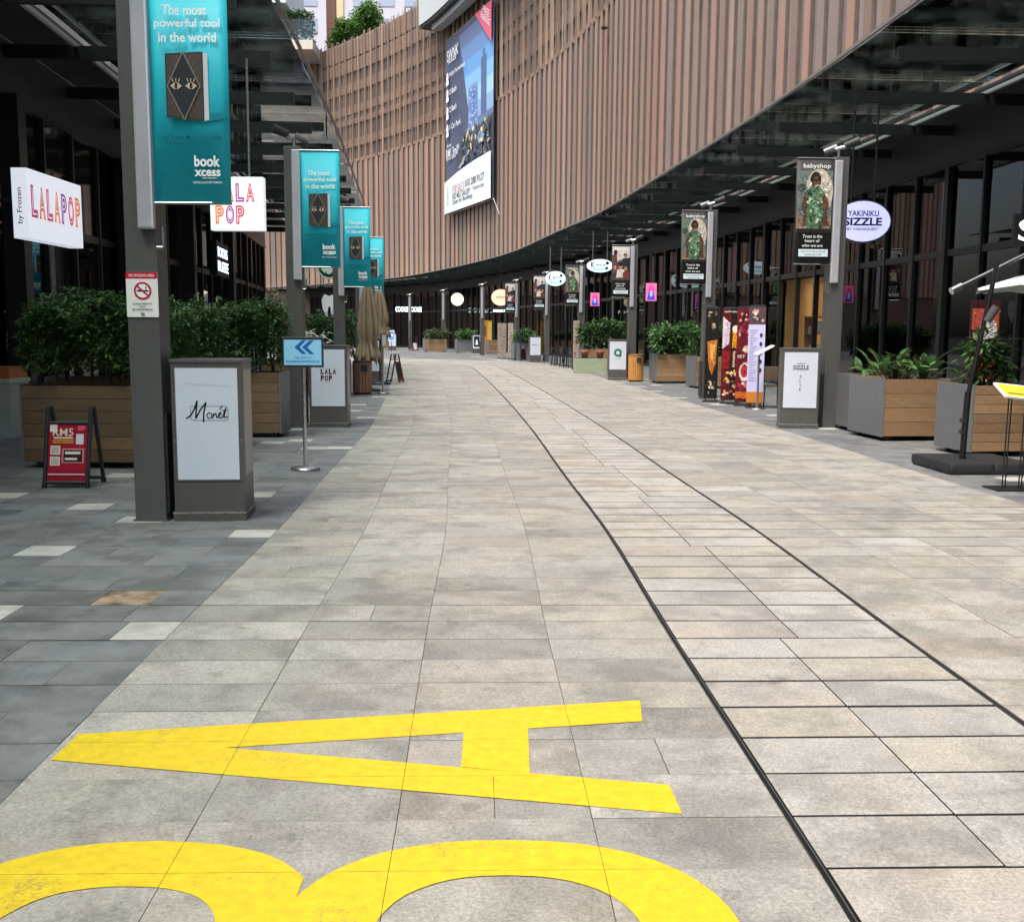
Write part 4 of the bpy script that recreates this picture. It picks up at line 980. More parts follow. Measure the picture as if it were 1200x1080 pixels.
def sign_stand(label, x, y, rz, items, zb=1.14):
    t = thing('sign_stand', label, 'sign', (x, y, 0), rz, 'steel sign stands')
    b = MB(); b.lathe([(.16, 0), (.165, .02), (.15, .035), (.03, .05)], steel, 28); b.build('base', t)
    b = MB(); b.tube((0, 0, .045), (0, 0, zb), .022, steel, n=14); b.build('pole', t)
    b = MB(); b.box(-.225, .225, -.03, 0, zb, zb + .32, M('sign_frame_dark', (.035, .04, .05), .4, .3)); b.build('frame', t, bevel=.004)
    b = MB(); b.box(-.23, .23, -.033, .003, zb + .321, zb + .335, steel); b.build('top_rail', t)
    if items: art(t, items, y=-.031)
    return t
bl1, bl2 = I('#8fd0f0'), I('#1f63ae')
def chev(cx, z): return ('poly', [(cx + .07, z + .075), (cx + .03, z + .075), (cx - .055, z), (cx + .03, z - .075), (cx + .07, z - .075), (cx - .01, z)], bl2)
def chev2(cx, z): return [('poly', [(cx + .07, z + .075), (cx + .025, z + .075), (cx - .06, z), (cx - .005, z)], bl2), ('poly', [(cx + .07, z - .075), (cx - .005, z), (cx - .06, z), (cx + .025, z - .075)], bl2)]
sign_stand('light blue double arrow sign on a steel stand', -2.3, 11.3, 0, [('rect', -.205, 1.165, .205, 1.44, bl1)] + chev2(-.03, 1.36) + chev2(.055, 1.36) + [('text', 'THIS WAY TO', 0, 1.245, .19, .02, bl2), ('text', 'BUSINESS ENTRANCE', 0, 1.205, .36, .024, bl2)])
sign_stand('steel sign stand turned edge-on beside the brown bin', -3.18, 25.2, 1.45, [('rect', -.205, 1.165, .205, 1.44, I('#dfe6ea'))], 1.14)
# red sandwich board
def sandwich(label, x, y, rz, items, w=.42, h=.78):
    t = thing('sandwich_board', label, 'sign', (x, y, 0), rz)
    for sy, nm_ in ((-1, 'frame'), (1, 'frame')):
        b = MB()
        for sx in (-1, 1): b.tube((sx * w / 2, sy * .2, .02), (sx * w / 2, sy * .035, h), .022, black_pl, n=8); b.tube((sx * w / 2, sy * .2, 0), (sx * w / 2, sy * .2, .05), .027, black_pl, n=8)
        b.tube((-w / 2, sy * .19, .05), (w / 2, sy * .19, .05), .018, black_pl, n=8); b.tube((-w / 2, sy * .068, h * .80), (w / 2, sy * .068, h * .80), .016, black_pl, n=8)
        b.build(nm_, t)
    sl = (.2 - .035) / h
    f = lambda u, v, e: (u, -.20 + sl * v - .004 - e, v)
    b = MB(); b.faces([f(-w / 2 + .02, .06, 0), f(w / 2 - .02, .06, 0), f(w / 2 - .02, .62, 0), f(-w / 2 + .02, .62, 0)], [(0, 1, 2, 3)], I('#8d1628')); o = b.build('poster', t)
    so = o.modifiers.new('thickness', 'SOLIDIFY'); so.thickness = .008
    art(t, items, fn=f); return t
cr = I('#e8e2d6'); gd = I('#c99a3a')
sandwich('red promotional sandwich board in front of the long planter', -4.36, 10.1, .0,
  [('rect', -.18, .16, .18, .605, I('#a3162e')), ('rect', -.18, .54, -.11, .61, cr), ('text', 'RM5', -.05, .535, .20, .075, cr), ('rect', -.14, .475, .05, .488, cr), ('rect', -.145, .43, .055, .465, gd), ('text', 'PROMOTION', -.045, .447, .18, .02, I('#5c1414')), ('rect', .08, .42, .155, .52, I('#cfd6dc')),
   ('poly', [(.1, .55), (.16, .56), (.17, .6), (.09, .6)], I('#d4576b')), ('rect', -.165, .32, -.07, .405, cr), ('rect', -.165, .215, -.07, .30, cr), ('rect', -.155, .33, -.08, .395, I('#b9b0a8')), ('rect', -.155, .225, -.08, .29, I('#b9b0a8')),
   ('rect', -.05, .24, .165, .38, I('#c98a90')), ('rect', -.035, .25, .15, .365, I('#3b1a1c')), ('rect', -.02, .325, .13, .35, cr), ('rect', -.02, .27, .1, .29, cr), ('rect', -.18, .125, .18, .138, I('#e3b9bd'))])
# hanging and projecting light boxes
lb = thing('light_box', 'white lit box sign with a row of coloured letters, over the shaded shops', 'sign', (-6.05, 13.05, 2.66))
b = MB(); b.box(-.2, 0, 0, 1.62, 0, .86, I('#e6ebf6', .35)); b.build('box', lb, bevel=.012)
b = MB(); b.tube((-.2, .3, .5), (-1.6, .3, .5), .03, black_m, n=8); b.tube((-.2, 1.3, .5), (-1.6, 1.3, .5), .03, black_m, n=8); b.build('bracket', lb)
fs = lambda u, v, e: (.001 + e, u, v)
it = []
for k, ch in enumerate('LALAPOP'): it += [('text', ch, .17 + .215 * k, .47, .17, .40, I(['#b0486e', '#c9542e', '#c0557a', '#d8702a', '#8e4f9c', '#c23a6b', '#d8702a'][k], .3), 0, 0, .055), ('text', ch, .17 + .215 * k, .47, .105, .33, I('#ece6ee', .35), 0, 0, -.025)]
art(lb, it, fn=fs, name='lettering')
art(lb, [('text', 'by Frozen', -.1, .4, .44, .085, ink, 0, math.pi / 2)], y=-.001, name='lettering')
hs = thing('hanging_sign', 'square white lit sign hanging on a rod behind the largest banner', 'sign', (-4.23, 16.0, 3.05))
b = MB(); b.box(-.41, .41, 0, .16, 0, .80, I('#eef4f0', .35)); b.build('box', hs, bevel=.012)
b = MB(); b.tube((.18, .08, .8), (.18, .08, 2.55), .02, steel, n=10); b.build('rod', hs)
art(hs, lala(-.02, .40, .66, .66), y=-.001, name='lettering')
bs = thing('box_sign', 'dark box sign with two rows of white letters on the shaded shopfront', 'sign', (-8.25, 29.0, 3.05), math.pi / 2 + .12)
b = MB(); b.box(-.1, 2.1, 0, .2, 0, .95, I('#10131c')); b.build('box', bs)
art(bs, [('text', 'BOOKS', 1.0, .66, 1.7, .28, I('#dfe9ff', 2.0)), ('text', 'BLEEE', 1.05, .27, 1.85, .28, I('#dfe9ff', 2.0))], fn=lambda u, v, e: (u, -e, v), name='lettering')
rs_ = thing('round_sign', 'round green and white emblem sign behind the second teal banner', 'sign', (-7.1, 40.0, 3.95))
b = MB(); b.tube((0, 0, 0), (0, .12, 0), .45, I('#11502f'), n=28); b.tube((0, .06, .45), (0, .06, 1.9), .02, black_m); b.build('disc', rs_)
art(rs_, [('ring', 0, 0, .44, .40, wht), ('ell', 0, -.06, .14, .22, wht), ('poly', [(-.3, -.1), (-.12, .1), (-.14, -.25)], wht), ('poly', [(.3, -.1), (.12, .1), (.14, -.25)], wht), ('poly', [(-.12, .18), (0, .3), (.12, .18)], wht)], y=-.001)
ts = thing('tooth_sign', 'white tooth shaped sign seen between the second and third posts', 'sign', (-8.0, 45.0, 2.1))
b = MB(); pts = [(-.1, 0), (-.28, .35), (-.32, .75), (-.2, .98), (0, .9), (.2, .98), (.32, .75), (.28, .35), (.1, 0), (.06, .4), (0, .5), (-.06, .4)]
m_ = I('#e3e8ec', .1); n = len(pts)
b.faces([(u, 0, v) for u, v in pts] + [(u, .1, v) for u, v in pts], [tuple(range(n)), tuple(range(2 * n - 1, n - 1, -1))] + [(i, n + i, n + (i + 1) % n, (i + 1) % n) for i in range(n)], m_); b.build('tooth', ts)
b = MB(); b.tube((0, .05, 0.3), (0, .05, -2.1), .03, black_m); b.build('pole', ts)
ct = thing('counter', 'pale serving counter with orange top at the edge of the shaded side', 'counter', (-7.32, 14.3, 0))
b = MB(); b.box(-.35, .3, 0, .6, 0, .78, M('pale_counter', (.38, .43, .40), .5)); b.build('body', ct, bevel=.01)
b = MB(); b.box(-.36, .31, -.01, .61, .781, .84, M('pale_counter_rim', (.45, .55, .47), .5)); b.build('rim', ct)
b = MB(); b.box(-.34, .29, .02, .58, .841, 1.0, M('orange_counter', (.40, .13, .03), .5)); b.build('top', ct)

# ------------------------------------------------------------------ closed parasols, bins and bits on the left
def closed_parasol(label, x, y, zb, zt, r, seed):
    t = thing('closed_parasol', label, 'parasol', (x, y, 0), 0, 'closed tan parasols')
    b = MB(); b.tube((0, 0, .02), (0, 0, zt + .1), .024, black_m, n=10); b.build('pole', t)
    b = MB(); b.lathe([(.3, 0), (.3, .05), (.06, .1)], black_pl, 20); b.build('base', t)
    b = MB(); n = 12; prof = []
    for i in range(n + 1):
        u = i / n; prof.append((max(.03, r * (1 - u) ** .55 * (1 - .35 * math.exp(-((u - .22) / .08) ** 2)) + .03), zb + (zt - zb) * u))
    b.lathe(prof, tan_cloth, 64, lob=8, lobamp=.30, ph=seed)
    rg = random.Random(int(seed * 10))
    for k in range(8):
        a = k * .785 + rg.uniform(-.2, .2); d = Vector((math.cos(a), math.sin(a), 0)); sd = Vector((-d.y, d.x, 0)) * .07; h1 = zb + rg.uniform(.25, .7)
        b.faces([d * .05 + Vector((0, 0, h1 + .3)), d * (r + .02) - sd + Vector((0, 0, zb + .02)), d * (r * 1.22) + Vector((0, 0, zb - rg.uniform(.02, .16))), d * (r + .02) + sd + Vector((0, 0, zb + .05)), d * (r * .9) + Vector((0, 0, h1))], [(0, 1, 4), (1, 2, 4), (2, 3, 4), (3, 0, 4)], tan_cloth)
    b.build('canopy', t)
    b = MB(); b.lathe([(r * .72, zb + (zt - zb) * .20), (r * .72, zb + (zt - zb) * .225)], M('strap', (.12, .09, .06), .8), 24); b.build('strap', t)
    return t
closed_parasol('tan closed parasol rising behind the brown bin', -3.68, 26.2, .78, 2.75, .27, 1.)
closed_parasol('tan closed parasol under the farthest teal banner', -3.82, 29.6, 1.35, 2.7, .24, 2.2)
def bin_(label, x, y, m, dark, w=.45, h=.82, slats=True):
    t = thing('litter_bin', label, 'bin', (x, y, 0), 0, None)
    b = MB(); b.lathe([(w / 2 - .02, .03), (w / 2 - .02, h - .05)], dark, 24); b.build('drum', t)
    n = 20
    sm = MB(); sm.box(-.031, .031, -.012, .012, .05, h - .05, m); me = sm.mesh('slat', .003)
    for i in range(n):
        a = 2 * math.pi * i / n; link('slat', me, t, ((w / 2 - .005) * math.cos(a), (w / 2 - .005) * math.sin(a), 0), a + math.pi / 2)
    b = MB(); b.lathe([(w / 2 + .01, h - .05), (w / 2 + .01, h - .01), (w / 2 - .06, h)], dark, 24); b.build('lid', t)
    b = MB(); b.box(-.0, .15, -w / 2 - .02, -w / 2 + .06, h - .26, h - .1, black_pl); b.build('opening', t)
    b = MB(); b.lathe([(w / 2 - .01, 0), (w / 2 - .01, .03)], black_pl, 24); b.build('base', t)
    return t
bin_('brown slatted round litter bin below the closed parasol', -3.66, 25.0, M('bin_brown', (.24, .125, .08), .55, rnd=.15), M('bin_brown_dark', (.06, .035, .025), .6))
bin_('orange slatted litter bin right of the teal emblem pylon', 3.88, 32.4, M('bin_orange', (.52, .24, .06), .5, rnd=.12), M('bin_orange_dark', (.2, .09, .03), .6), .46, .86)
sandwich('black folding board seen side-on past the steel stand', -3.55, 31.0, 1.35, [('rect', -.16, .14, .16, .58, ink)], .42, .85)

# ------------------------------------------------------------------ right side: signs, totems, parasol
ys = thing('oval_sign', 'lavender lit oval yakiniku sign right of the first banner post', 'sign', (6.06, 18.15, 3.48))
lav = I('#b9baf3', .35)
b = MB()
n = 40; rx, rz_ = .50, .37
vv = [(rx * math.cos(2 * math.pi * i / n), yy, rz_ * math.sin(2 * math.pi * i / n)) for yy in (0, .14) for i in range(n)]
b.faces(vv, [tuple(range(n)), tuple(range(2 * n - 1, n - 1, -1))] + [(i, n + i, n + (i + 1) % n, (i + 1) % n) for i in range(n)], M('sign_case', (.02, .02, .03), .4)); b.build('case', ys)
b = MB(); b.tube((-.2, .07, .33), (-.2, .07, 2.2), .018, black_m); b.tube((.2, .07, .33), (.2, .07, 2.2), .018, black_m); b.build('rod', ys)
navy = I('#1a1a3a')
art(ys, [('ell', 0, 0, .475, .345, lav), ('text', 'YAKINIKU', .0, .135, .54, .10, navy, 0, 0, .022), ('text', 'SIZZLE', .0, -.005, .66, .14, navy, 0, 0, .035), ('text', 'BY YAKINIQUEST', .0, -.135, .54, .055, navy, 0, 0, .02)], y=-.001, name='face')
def oval_hang(label, x, y, z, rx, rz_, rot):
    t = thing('oval_sign', label, 'sign', (x, y, z), rot, 'blue oval hanging signs'); b = MB(); n = 32
    vv = [(rx * math.cos(2 * math.pi * i / n), yy, rz_ * math.sin(2 * math.pi * i / n)) for yy in (0, .12) for i in range(n)]
    b.faces(vv, [tuple(range(n)), tuple(range(2 * n - 1, n - 1, -1))] + [(i, n + i, n + (i + 1) % n, (i + 1) % n) for i in range(n)], I('#dfeaf4', .5)); b.build('case', t)
    b = MB()
    for q in (-.25, .25): b.tube((q * rx * 2.2, .06, rz_ * .8), (q * rx * 2.2, .06, 5.7 - z), .022, steel)
    b.build('rod', t)
    art(t, [('ell', 0, 0, rx * .95, rz_ * .9, I('#e3f0f6', .6)), ('poly', [(-rx * .72, -rz_ * .38), (rx * .72, -rz_ * .38), (rx * .5, -rz_ * .74), (-rx * .5, -rz_ * .74)], I('#8fd0e0', .5)), ('text', 'K', -rx * .55, .04, rx * .34, rz_ * 1.0, I('#243a7a'), 0, 0, .03), ('text', 'enny', rx * .08, .0, rx * .75, rz_ * .6, I('#243a7a'), 0, 0, .02), ('ell', rx * .55, rz_ * .4, .07, .07, I('#1c2038')), ('ell', rx * .5, -rz_ * .35, .06, .06, I('#1c2038'))], y=-.001, name='face')
    return t
oval_hang('larger pale blue oval sign hanging on two rods', 3.62, 43.4, 4.28, .55, .27, .05)
oval_hang('smaller pale blue oval sign hanging on two rods farther back', 2.1, 51.5, 4.15, .5, .36, .05)
def screen_sign(label, x, y, z, w, h):
    t = thing('poster_screen', label, 'screen', (x, y, z), .08, 'lit pink poster screens'); b = MB(); b.box(-w / 2, w / 2, 0, .08, 0, h, black_pl); b.build('case', t)
    b = MB(); b.tube((0, .04, h), (0, .04, 5.8 - z), .02, black_m); b.build('rod', t)
    art(t, [('rect', -w / 2 + .02, .02, w / 2 - .02, h - .02, I('#e0709a', .4)), ('ell', 0, h * .62, w * .26, h * .22, I('#d6489c', .4)), ('poly', [(-w * .35, .05), (w * .35, .05), (w * .2, h * .5), (-w * .2, h * .5)], I('#4a3fc0', .4)), ('ell', 0, h * .4, w * .12, h * .16, I('#8fb6f0', .4))], y=-.001, name='face'); return t
screen_sign('pink lit poster screen behind the orange bin post', 4.55, 34.2, 2.55, .40, .62)
screen_sign('pink lit poster screen below the larger blue oval sign', 3.75, 47.5, 2.70, .46, .64)
bo = thing('oval_sign', 'beige oval sign beside the smallest family banner', 'sign', (-.75, 63.8, 3.6), .2); b = MB(); n = 32
vv = [(.58 * math.cos(2 * math.pi * i / n), yy, .5 * math.sin(2 * math.pi * i / n)) for yy in (0, .12) for i in range(n)]
b.faces(vv, [tuple(range(n)), tuple(range(2 * n - 1, n - 1, -1))] + [(i, n + i, n + (i + 1) % n, (i + 1) % n) for i in range(n)], I('#cdb9a0', .5)); b.box(-.55, .9, .03, .1, -.95, -.7, I('#101010')); b.tube((0, .06, .5), (0, .06, 2.2), .02, black_m); b.build('case', bo)
art(bo, [('text', 'mykori', .0, .0, .6, .26, I('#6b2d22')), ('text', 'DESSERT CAFE', .17, -.82, 1.3, .15, I('#f1efe6', 1.5))], y=-.001, name='lettering')
cs = thing('round_sign', 'cream lit round sign on the far shopfront', 'sign', (-4.3, 79.8, 3.95)); b = MB(); b.tube((0, 0, 0), (0, .12, 0), .48, I('#efe3b8', 1.0), n=32); b.tube((0, .06, .45), (0, .06, 2), .02, black_m); b.build('disc', cs)
art(cs, [('text', 'dip', 0, 0, .5, .3, I('#cfae6a'))], y=-.002, name='lettering')
dk = thing('letter_sign', 'small white glowing shop letters at the far end', 'sign', (-9.0, 89.2, 3.35), .35); art(dk, [('rect', -1.25, -.3, 1.25, .3, I('#0c0d10')), ('text', 'COOKIE BOOKIE', 0, 0, 2.3, .42, I('#dff3f2', 2.2))], name='lettering')
sl = thing('letter_sign', 'big white letter S at the edge over the parasol', 'sign', (6.62, 13.6, 2.75))
b = MB(); b.box(-.1, .5, .02, .08, -.05, .36, black_m); b.tube((.2, .05, .36), (.2, .05, 3.1), .015, black_m); b.build('board', sl)
art(sl, [('text', 'S', .06, .15, .20, .27, I('#f2f2f2', 1.0))], y=.018, name='lettering')

def totem(label, x, y, rz, w, h, items, lean=.0, group='printed totem boards', m=None):
    t = thing('totem_board', label, 'sign', (x, y, 0), rz, group)
    b = MB(); b.box(-w / 2, w / 2, -.02, .02, .08, h, m or black_pl); o = b.build('panel', t, bevel=.003)
    b = MB(); b.box(-w / 2 - .02, w / 2 + .02, -.16, .16, 0, .03, black_pl); b.box(-w / 2 + .03, -w / 2 + .06, -.02, .02, .03, .08, black_pl); b.box(w / 2 - .06, w / 2 - .03, -.02, .02, .03, .08, black_pl); b.build('foot', t)
    extra = dabs(-w / 2 + .03, .12, w / 2 - .03, h - .06, lambda u, v: item_color(items, u, v), 300 if y < 30 else 90, .024, int(x * 100), (.6, .8, 1.0, 1.15, 1.35)) if not any(q[0] == 'line' for q in items) else []
    art(t, [q for q in items if q[0] != 'text'] + extra + [q for q in items if q[0] == 'text'], y=-.021); return t
def blobs(w, z0, z1, cols, n, seed, r=.05):
    rg = random.Random(seed); return [('ell', rg.uniform(-w / 2 + r, w / 2 - r), rg.uniform(z0 + r, z1 - r), rg.uniform(.3, 1) * r, rg.uniform(.3, 1) * r, I(rg.choice(cols))) for _ in range(n)]
totem('dark totem board with a glowing amber drink picture', 4.46, 23.1, -.2, .30, 2.12, [('rect', -.14, .1, .14, 2.08, I('#1d1813'))] + blobs(.26, 1.5, 2.05, ['#8a7f70', '#4c4034', '#b7a68a', '#2a211a'], 16, 1) + [('poly', [(-.1, 1.35), (.12, 1.4), (.10, .9), (.02, .6), (-.06, .8)], I('#b8702a')), ('poly', [(-.05, 1.3), (.08, 1.3), (.05, .95), (-.02, .9)], I('#e2a552'))] + blobs(.26, .15, .5, ['#7c7468', '#c4b9a6', '#3b332b'], 12, 2, .04))
totem('totem board with a yellow beer glass on dark red', 4.76, 22.5, -.25, .36, 2.1, [('rect', -.19, .1, .19, 2.06, I('#5d1218')), ('rect', .0, .1, .19, 2.06, I('#221a15')), ('text', 'HAPPY HOUR', 0, 2.0, .3, .03, wht), ('poly', [(-.18, 1.9), (-.02, 1.75), (-.04, 1.3), (-.18, 1.2)], I('#d9c6d4')), ('rect', .03, 1.22, .15, 1.6, I('#e39a1c')), ('ell', .09, 1.63, .065, .08, I('#efe7d6')), ('rect', -.17, 1.15, -.02, .75, I('#8e1a22')), ('rect', .05, .8, .1, 1.15, I('#c9a08a'))] + blobs(.36, .15, .75, ['#caa892', '#e3cfc0', '#8d4a3a', '#d8b45c', '#6d1d20'], 26, 3))
totem('dark red totem board with meat platters', 4.93, 21.95, -.3, .30, 2.1, [('rect', -.16, .1, .16, 2.06, I('#6b1620'))] + blobs(.3, 1.35, 2.0, ['#8e2a33', '#b4525a', '#3e0e14', '#d9b9a9'], 22, 5) + [('ell', .02, .72, .11, .2, I('#e4d4cc')), ('ell', .02, .74, .08, .14, I('#b3323e')), ('rect', -.15, .16, .15, .3, I('#c4682a')), ('ell', .05, 1.2, .07, .08, I('#dcc3b0')), ('text', 'SET', -.05, 1.05, .16, .06, cr)] + blobs(.3, .3, .55, ['#cc7777', '#8e2a33', '#e6d7cc'], 10, 6))
totem('lilac menu totem board with an orange foot', 5.06, 21.4, -.3, .32, 2.12, [('rect', -.17, .1, .17, 2.08, I('#c9c6ea')), ('rect', -.17, 1.72, .17, 2.08, I('#57464a'))] + blobs(.32, 1.74, 2.06, ['#c9a38f', '#e4d9d6', '#7d2f36', '#2f3550'], 14, 8, .05) + [('rect', -.17, .1, .17, .33, I('#c77a35'))] + [('ell', .09, 1.5 - .18 * k, .03, .045, I('#3a3340')) for k in range(5)] + [('line', [(-.14, 1.6 - .055 * k), (.02 - .04 * (k % 3), 1.6 - .055 * k)], .012, I('#8886ae')) for k in range(20)])
board_wood = M('weathered_board', (.30, .25, .21), .8, 0, .35, 3, stretch=(6, 6, 1), rnd=.2)
for lb_, x, y, rz, w, h in [('weathered timber board, wider one of the far pair', -.62, 58.6, .2, .50, 2.0), ('weathered timber board, narrower one of the far pair', -.12, 57.6, -.3, .32, 2.0), ('slim weathered board beside the outdoor tables', 2.62, 42.6, -.3, .26, 2.0)]:
    totem(lb_, x, y, rz, w, h, blobs(w * .9, .3, 1.8, ['#8b7568', '#6a5448', '#a08a7a', '#5b4038'], 12, int(w * 100), .06), group='weathered timber boards', m=board_wood)
totem('red food poster board behind the parasol mast', 7.35, 16.1, -.1, .44, 2.08, [('rect', -.21, .1, .21, 2.05, I('#4a1a17')), ('rect', -.2, 1.62, .2, 1.95, I('#c4574a')), ('ell', .05, 1.6, .13, .2, I('#e3d9d4'))] + blobs(.38, .7, 1.5, ['#8e2418', '#b5452c', '#5a1a12', '#d9a079'], 26, 12, .07) + blobs(.38, .3, .9, ['#8d9a72', '#c9d0b4', '#a3432f', '#e2dccb'], 26, 13, .05))
yb = thing('yellow_board', 'tall yellow board behind the far bare post', 'sign', (-1.9, 73.2, 0), .2); b = MB(); b.box(-.42, .42, 0, .12, 0, 2.3, I('#c58a2c')); b.build('panel', yb); art(yb, [('rect', .1, .2, .4, 2.2, I('#e2b860')), ('rect', -.35, 1.2, .0, 1.9, I('#7a4a18'))], y=-.001)

# lectern menu, chair, cafe tables
lm = thing('menu_lectern', 'white slanted menu on a steel pole beside the lilac totem', 'menu stand', (5.0, 20.9, 0)); b = MB(); b.tube((0, 0, .02), (0, 0, 1.1), .022, steel, n=10); b.lathe([(.17, 0), (.17, .02), (.03, .03)], steel, 20); b.build('pole', lm)
b = MB(); T = Matrix.Translation((.1, 0, 1.2)) @ Matrix.Rotation(-.5, 4, 'Y'); b.box(-.2, .2, -.14, .14, -.012, .012, I('#e8ebe8'), T); b.build('menu', lm)
def chair_parts(t, m_seat, m_leg):
    b = MB(); b.box(-.21, .21, -.2, .2, .44, .47, m_seat); b.build('seat', t, bevel=.008)
    b = MB(); b.box(-.2, .2, .18, .21, .55, .86, m_seat); b.build('backrest', t, bevel=.01)
    for sx in (-1, 1):
        for sy in (-1, 1):
            b = MB(); b.tube((sx * .21, sy * .21, 0), (sx * .18, sy * .17, .86 if sy > 0 else .45), .014, m_leg, n=8); b.build('leg', t)
def chair(label, x, y, rz, ms, group):
    t = thing('chair', label, 'chair', (x, y, 0), rz, group); chair_parts(t, ms, black_m); return t
chair('brown backed chair with black legs behind the slanted menu', 5.42, 21.5, 2.6, M('chair_brown', (.10, .07, .045), .6), 'outdoor chairs')
chair('brown backed chair pushed in by the shop window', 6.6, 22.4, 1.2, M('chair_brown', (.10, .07, .045), .6), 'outdoor chairs')
def table(label, x, y, group='black outdoor tables'):
    t = thing('cafe_table', label, 'table', (x, y, 0), .2, group)
    b = MB(); b.lathe([(.34, .72), (.35, .73), (.35, .745), (.33, .75)], black_m, 24); b.build('tabletop', t); b = MB(); b.tube((0, 0, .02), (0, 0, .72), .03, black_m); b.build('leg', t); b = MB(); b.lathe([(.22, 0), (.22, .02), (.04, .04)], black_m, 20); b.build('foot', t)
ca = 'black outdoor chair '
for lb_, x, y in [('black outdoor table nearest the slim weathered board', 2.75, 44.6), ('black outdoor table in the middle of the seating', 2.45, 46.6), ('black outdoor table farthest back by the small pylon', 2.1, 48.8)]: table(lb_, x, y)
for lb_, x, y, rz in [('nearest the slim weathered board', 2.3, 44.2, -1.2), ('on the shop side of the nearest table', 3.2, 45.0, 1.8), ('between the first two tables', 2.5, 45.6, .3), ('street side of the middle table', 2.0, 46.3, -1.3), ('shop side of the middle table', 2.95, 46.9, 1.6), ('between the last two tables', 2.2, 47.8, .1), ('street side of the farthest table', 1.65, 48.6, -1.4), ('shop side of the farthest table', 2.6, 49.2, 1.7)]:
    chair(ca + lb_, x, y, rz, black_pl, 'black outdoor chairs')
# sage planter wall, pots
sp = thing('trough', 'low sage green trough left of the teal emblem pylon', 'planter', (2.95, 38.6, 0), .1); b = MB(); b.box(-.6, .6, 0, .5, 0, .55, M('sage_paint', (.30, .36, .24), .6)); b.build('body', sp, bevel=.01); b = MB(); b.box(-.57, .57, .03, .47, .551, .56, soil); b.build('soil', sp)
for lb_, x in [('terracotta pot on the left of the sage trough', 2.72), ('terracotta pot on the right of the sage trough', 3.3)]:
    pt = tag(link('flower_pot', (lambda b: (b.lathe([(.10, .56), (.14, .78), (.15, .79), (.15, .83), (.12, .83)], M('terracotta', (.35, .12, .06), .8), 18), b.mesh('flower_pot'))[1])(MB())), lb_, 'flower pot', 'terracotta pots'); pt.location = (x, 38.9, 0)
planter('wood planter behind the sage trough', (3.5, 40.3, 0), .1, 1.6, .7, .9, 5, wood)
hedge('shrub_bed', 'dusky shrubs behind the sage trough', (3.5, 40.7, 0), .1, 1.7, .6, .9, 1.85, 1600, .2, leaf_dark, 51, 'shrubs in the planters', 'shrub')
# far planters
FP = [('grey far planter left of the small pylon', .62, 56.2, .2, 1.1, planter_grey, leaf_bright), ('far wood planter left of the yellow board', -3.3, 73.0, .25, 1.3, planter_grey, leaf_bright), ('far wood planter between the bare posts', -5.6, 75.2, .3, 1.6, wood, leaf_grey), ('far wood planter at the left end of the arcade', -10.4, 81.6, .3, 1.6, wood, leaf_dark), ('far brown planter right of the yellow board', -1.2, 70.8, .3, .9, wood, leaf_dark)]
for k, (lb_, x, y, rz, w, m, lf) in enumerate(FP):
    planter(lb_, (x, y, 0), rz, w, .8, .95, 5, wood if m is wood else planter_grey, 'far planters')
    if k != 4: hedge('shrub_bed', 'leafy plants in the ' + lb_, (x, y + .4, 0), rz, w * .95, .7, .95, 1.55, 500, .28, lf, 60 + k, 'plants in the far planters', 'plant')
sandwich('white arched folding sign by the far planters', -7.6, 79.0, .9, [('rect', -.18, .1, .18, .6, wht)], .6, 1.1)
sandwich('black folding easel beside the narrower timber board', .42, 54.6, 1.0, [('rect', -.16, .1, .16, .6, ink)], .5, 1.9)
bp_ = thing('poster_stand', 'small blue and white poster stand at the far left end', 'sign', (-8.6, 73.0, 0), .1); b = MB(); b.box(-.22, .22, 0, .04, .8, 1.55, I('#dfe8ee')); b.tube((0, .05, 0), (0, .05, 1.0), .02, black_m); b.build('panel', bp_); art(bp_, [('rect', -.18, .86, .18, 1.48, I('#5c9fd0')), ('rect', -.1, 1.1, .1, 1.3, wht)], y=-.001)

# cantilever parasol at the right edge
cp = thing('cantilever_parasol', 'white cantilever parasol with black leaning mast and steel arm', 'parasol', (5.2, 11.75, 0))
b = MB(); T = Matrix.Rotation(.05, 4, 'Z')
for qx in (0, 1):
    for qy in (0, 1): b.box(-.38 + qx * .505, .12 + qx * .505, -.5 + qy * .505, qy * .505, .015, .13, black_pl, T)
b.build('base', cp, bevel=.035)
b = MB(); b.box(-.36, .6, -.48, .48, 0, .05, black_pl, T); b.build('base_tray', cp)
b = MB(); b.tube((-.02, -.05, .1), (.0, -.05, .9), .035, black_m, n=12); b.tube((0, -.05, .85), (.24, -.05, 2.36), .026, black_m, n=12); b.build('mast', cp)
b = MB(); b.box(-.06, -.03, -.09, -.01, .42, .47, black_pl); b.box(-.06, -.03, -.09, -.01, .55, .6, black_pl); b.tube((.16, -.05, 1.70), (.24, -.1, 1.86), .05, M('crank_grey', (.12, .12, .13), .4, .4), n=10); b.build('crank', cp)
b = MB(); b.tube((-.20, -.04, 2.06), (.9, .2, 2.58), .024, steel, n=12); b.tube((.9, .2, 2.58), (2.3, .8, 2.95), .024, steel, n=12); b.tube((-.26, -.05, 2.03), (-.14, -.03, 2.09), .042, steel, n=12); b.build('arm', cp)
b = MB(); C0 = Vector((2.28, 1.3, 2.10)); R_ = 1.62; n = 8; rim = [C0 + Vector((R_ * math.cos(math.pi + 2 * math.pi * i / n), R_ * math.sin(math.pi + 2 * math.pi * i / n), 0)) for i in range(n)]
ap = C0 + Vector((0, 0, .62))
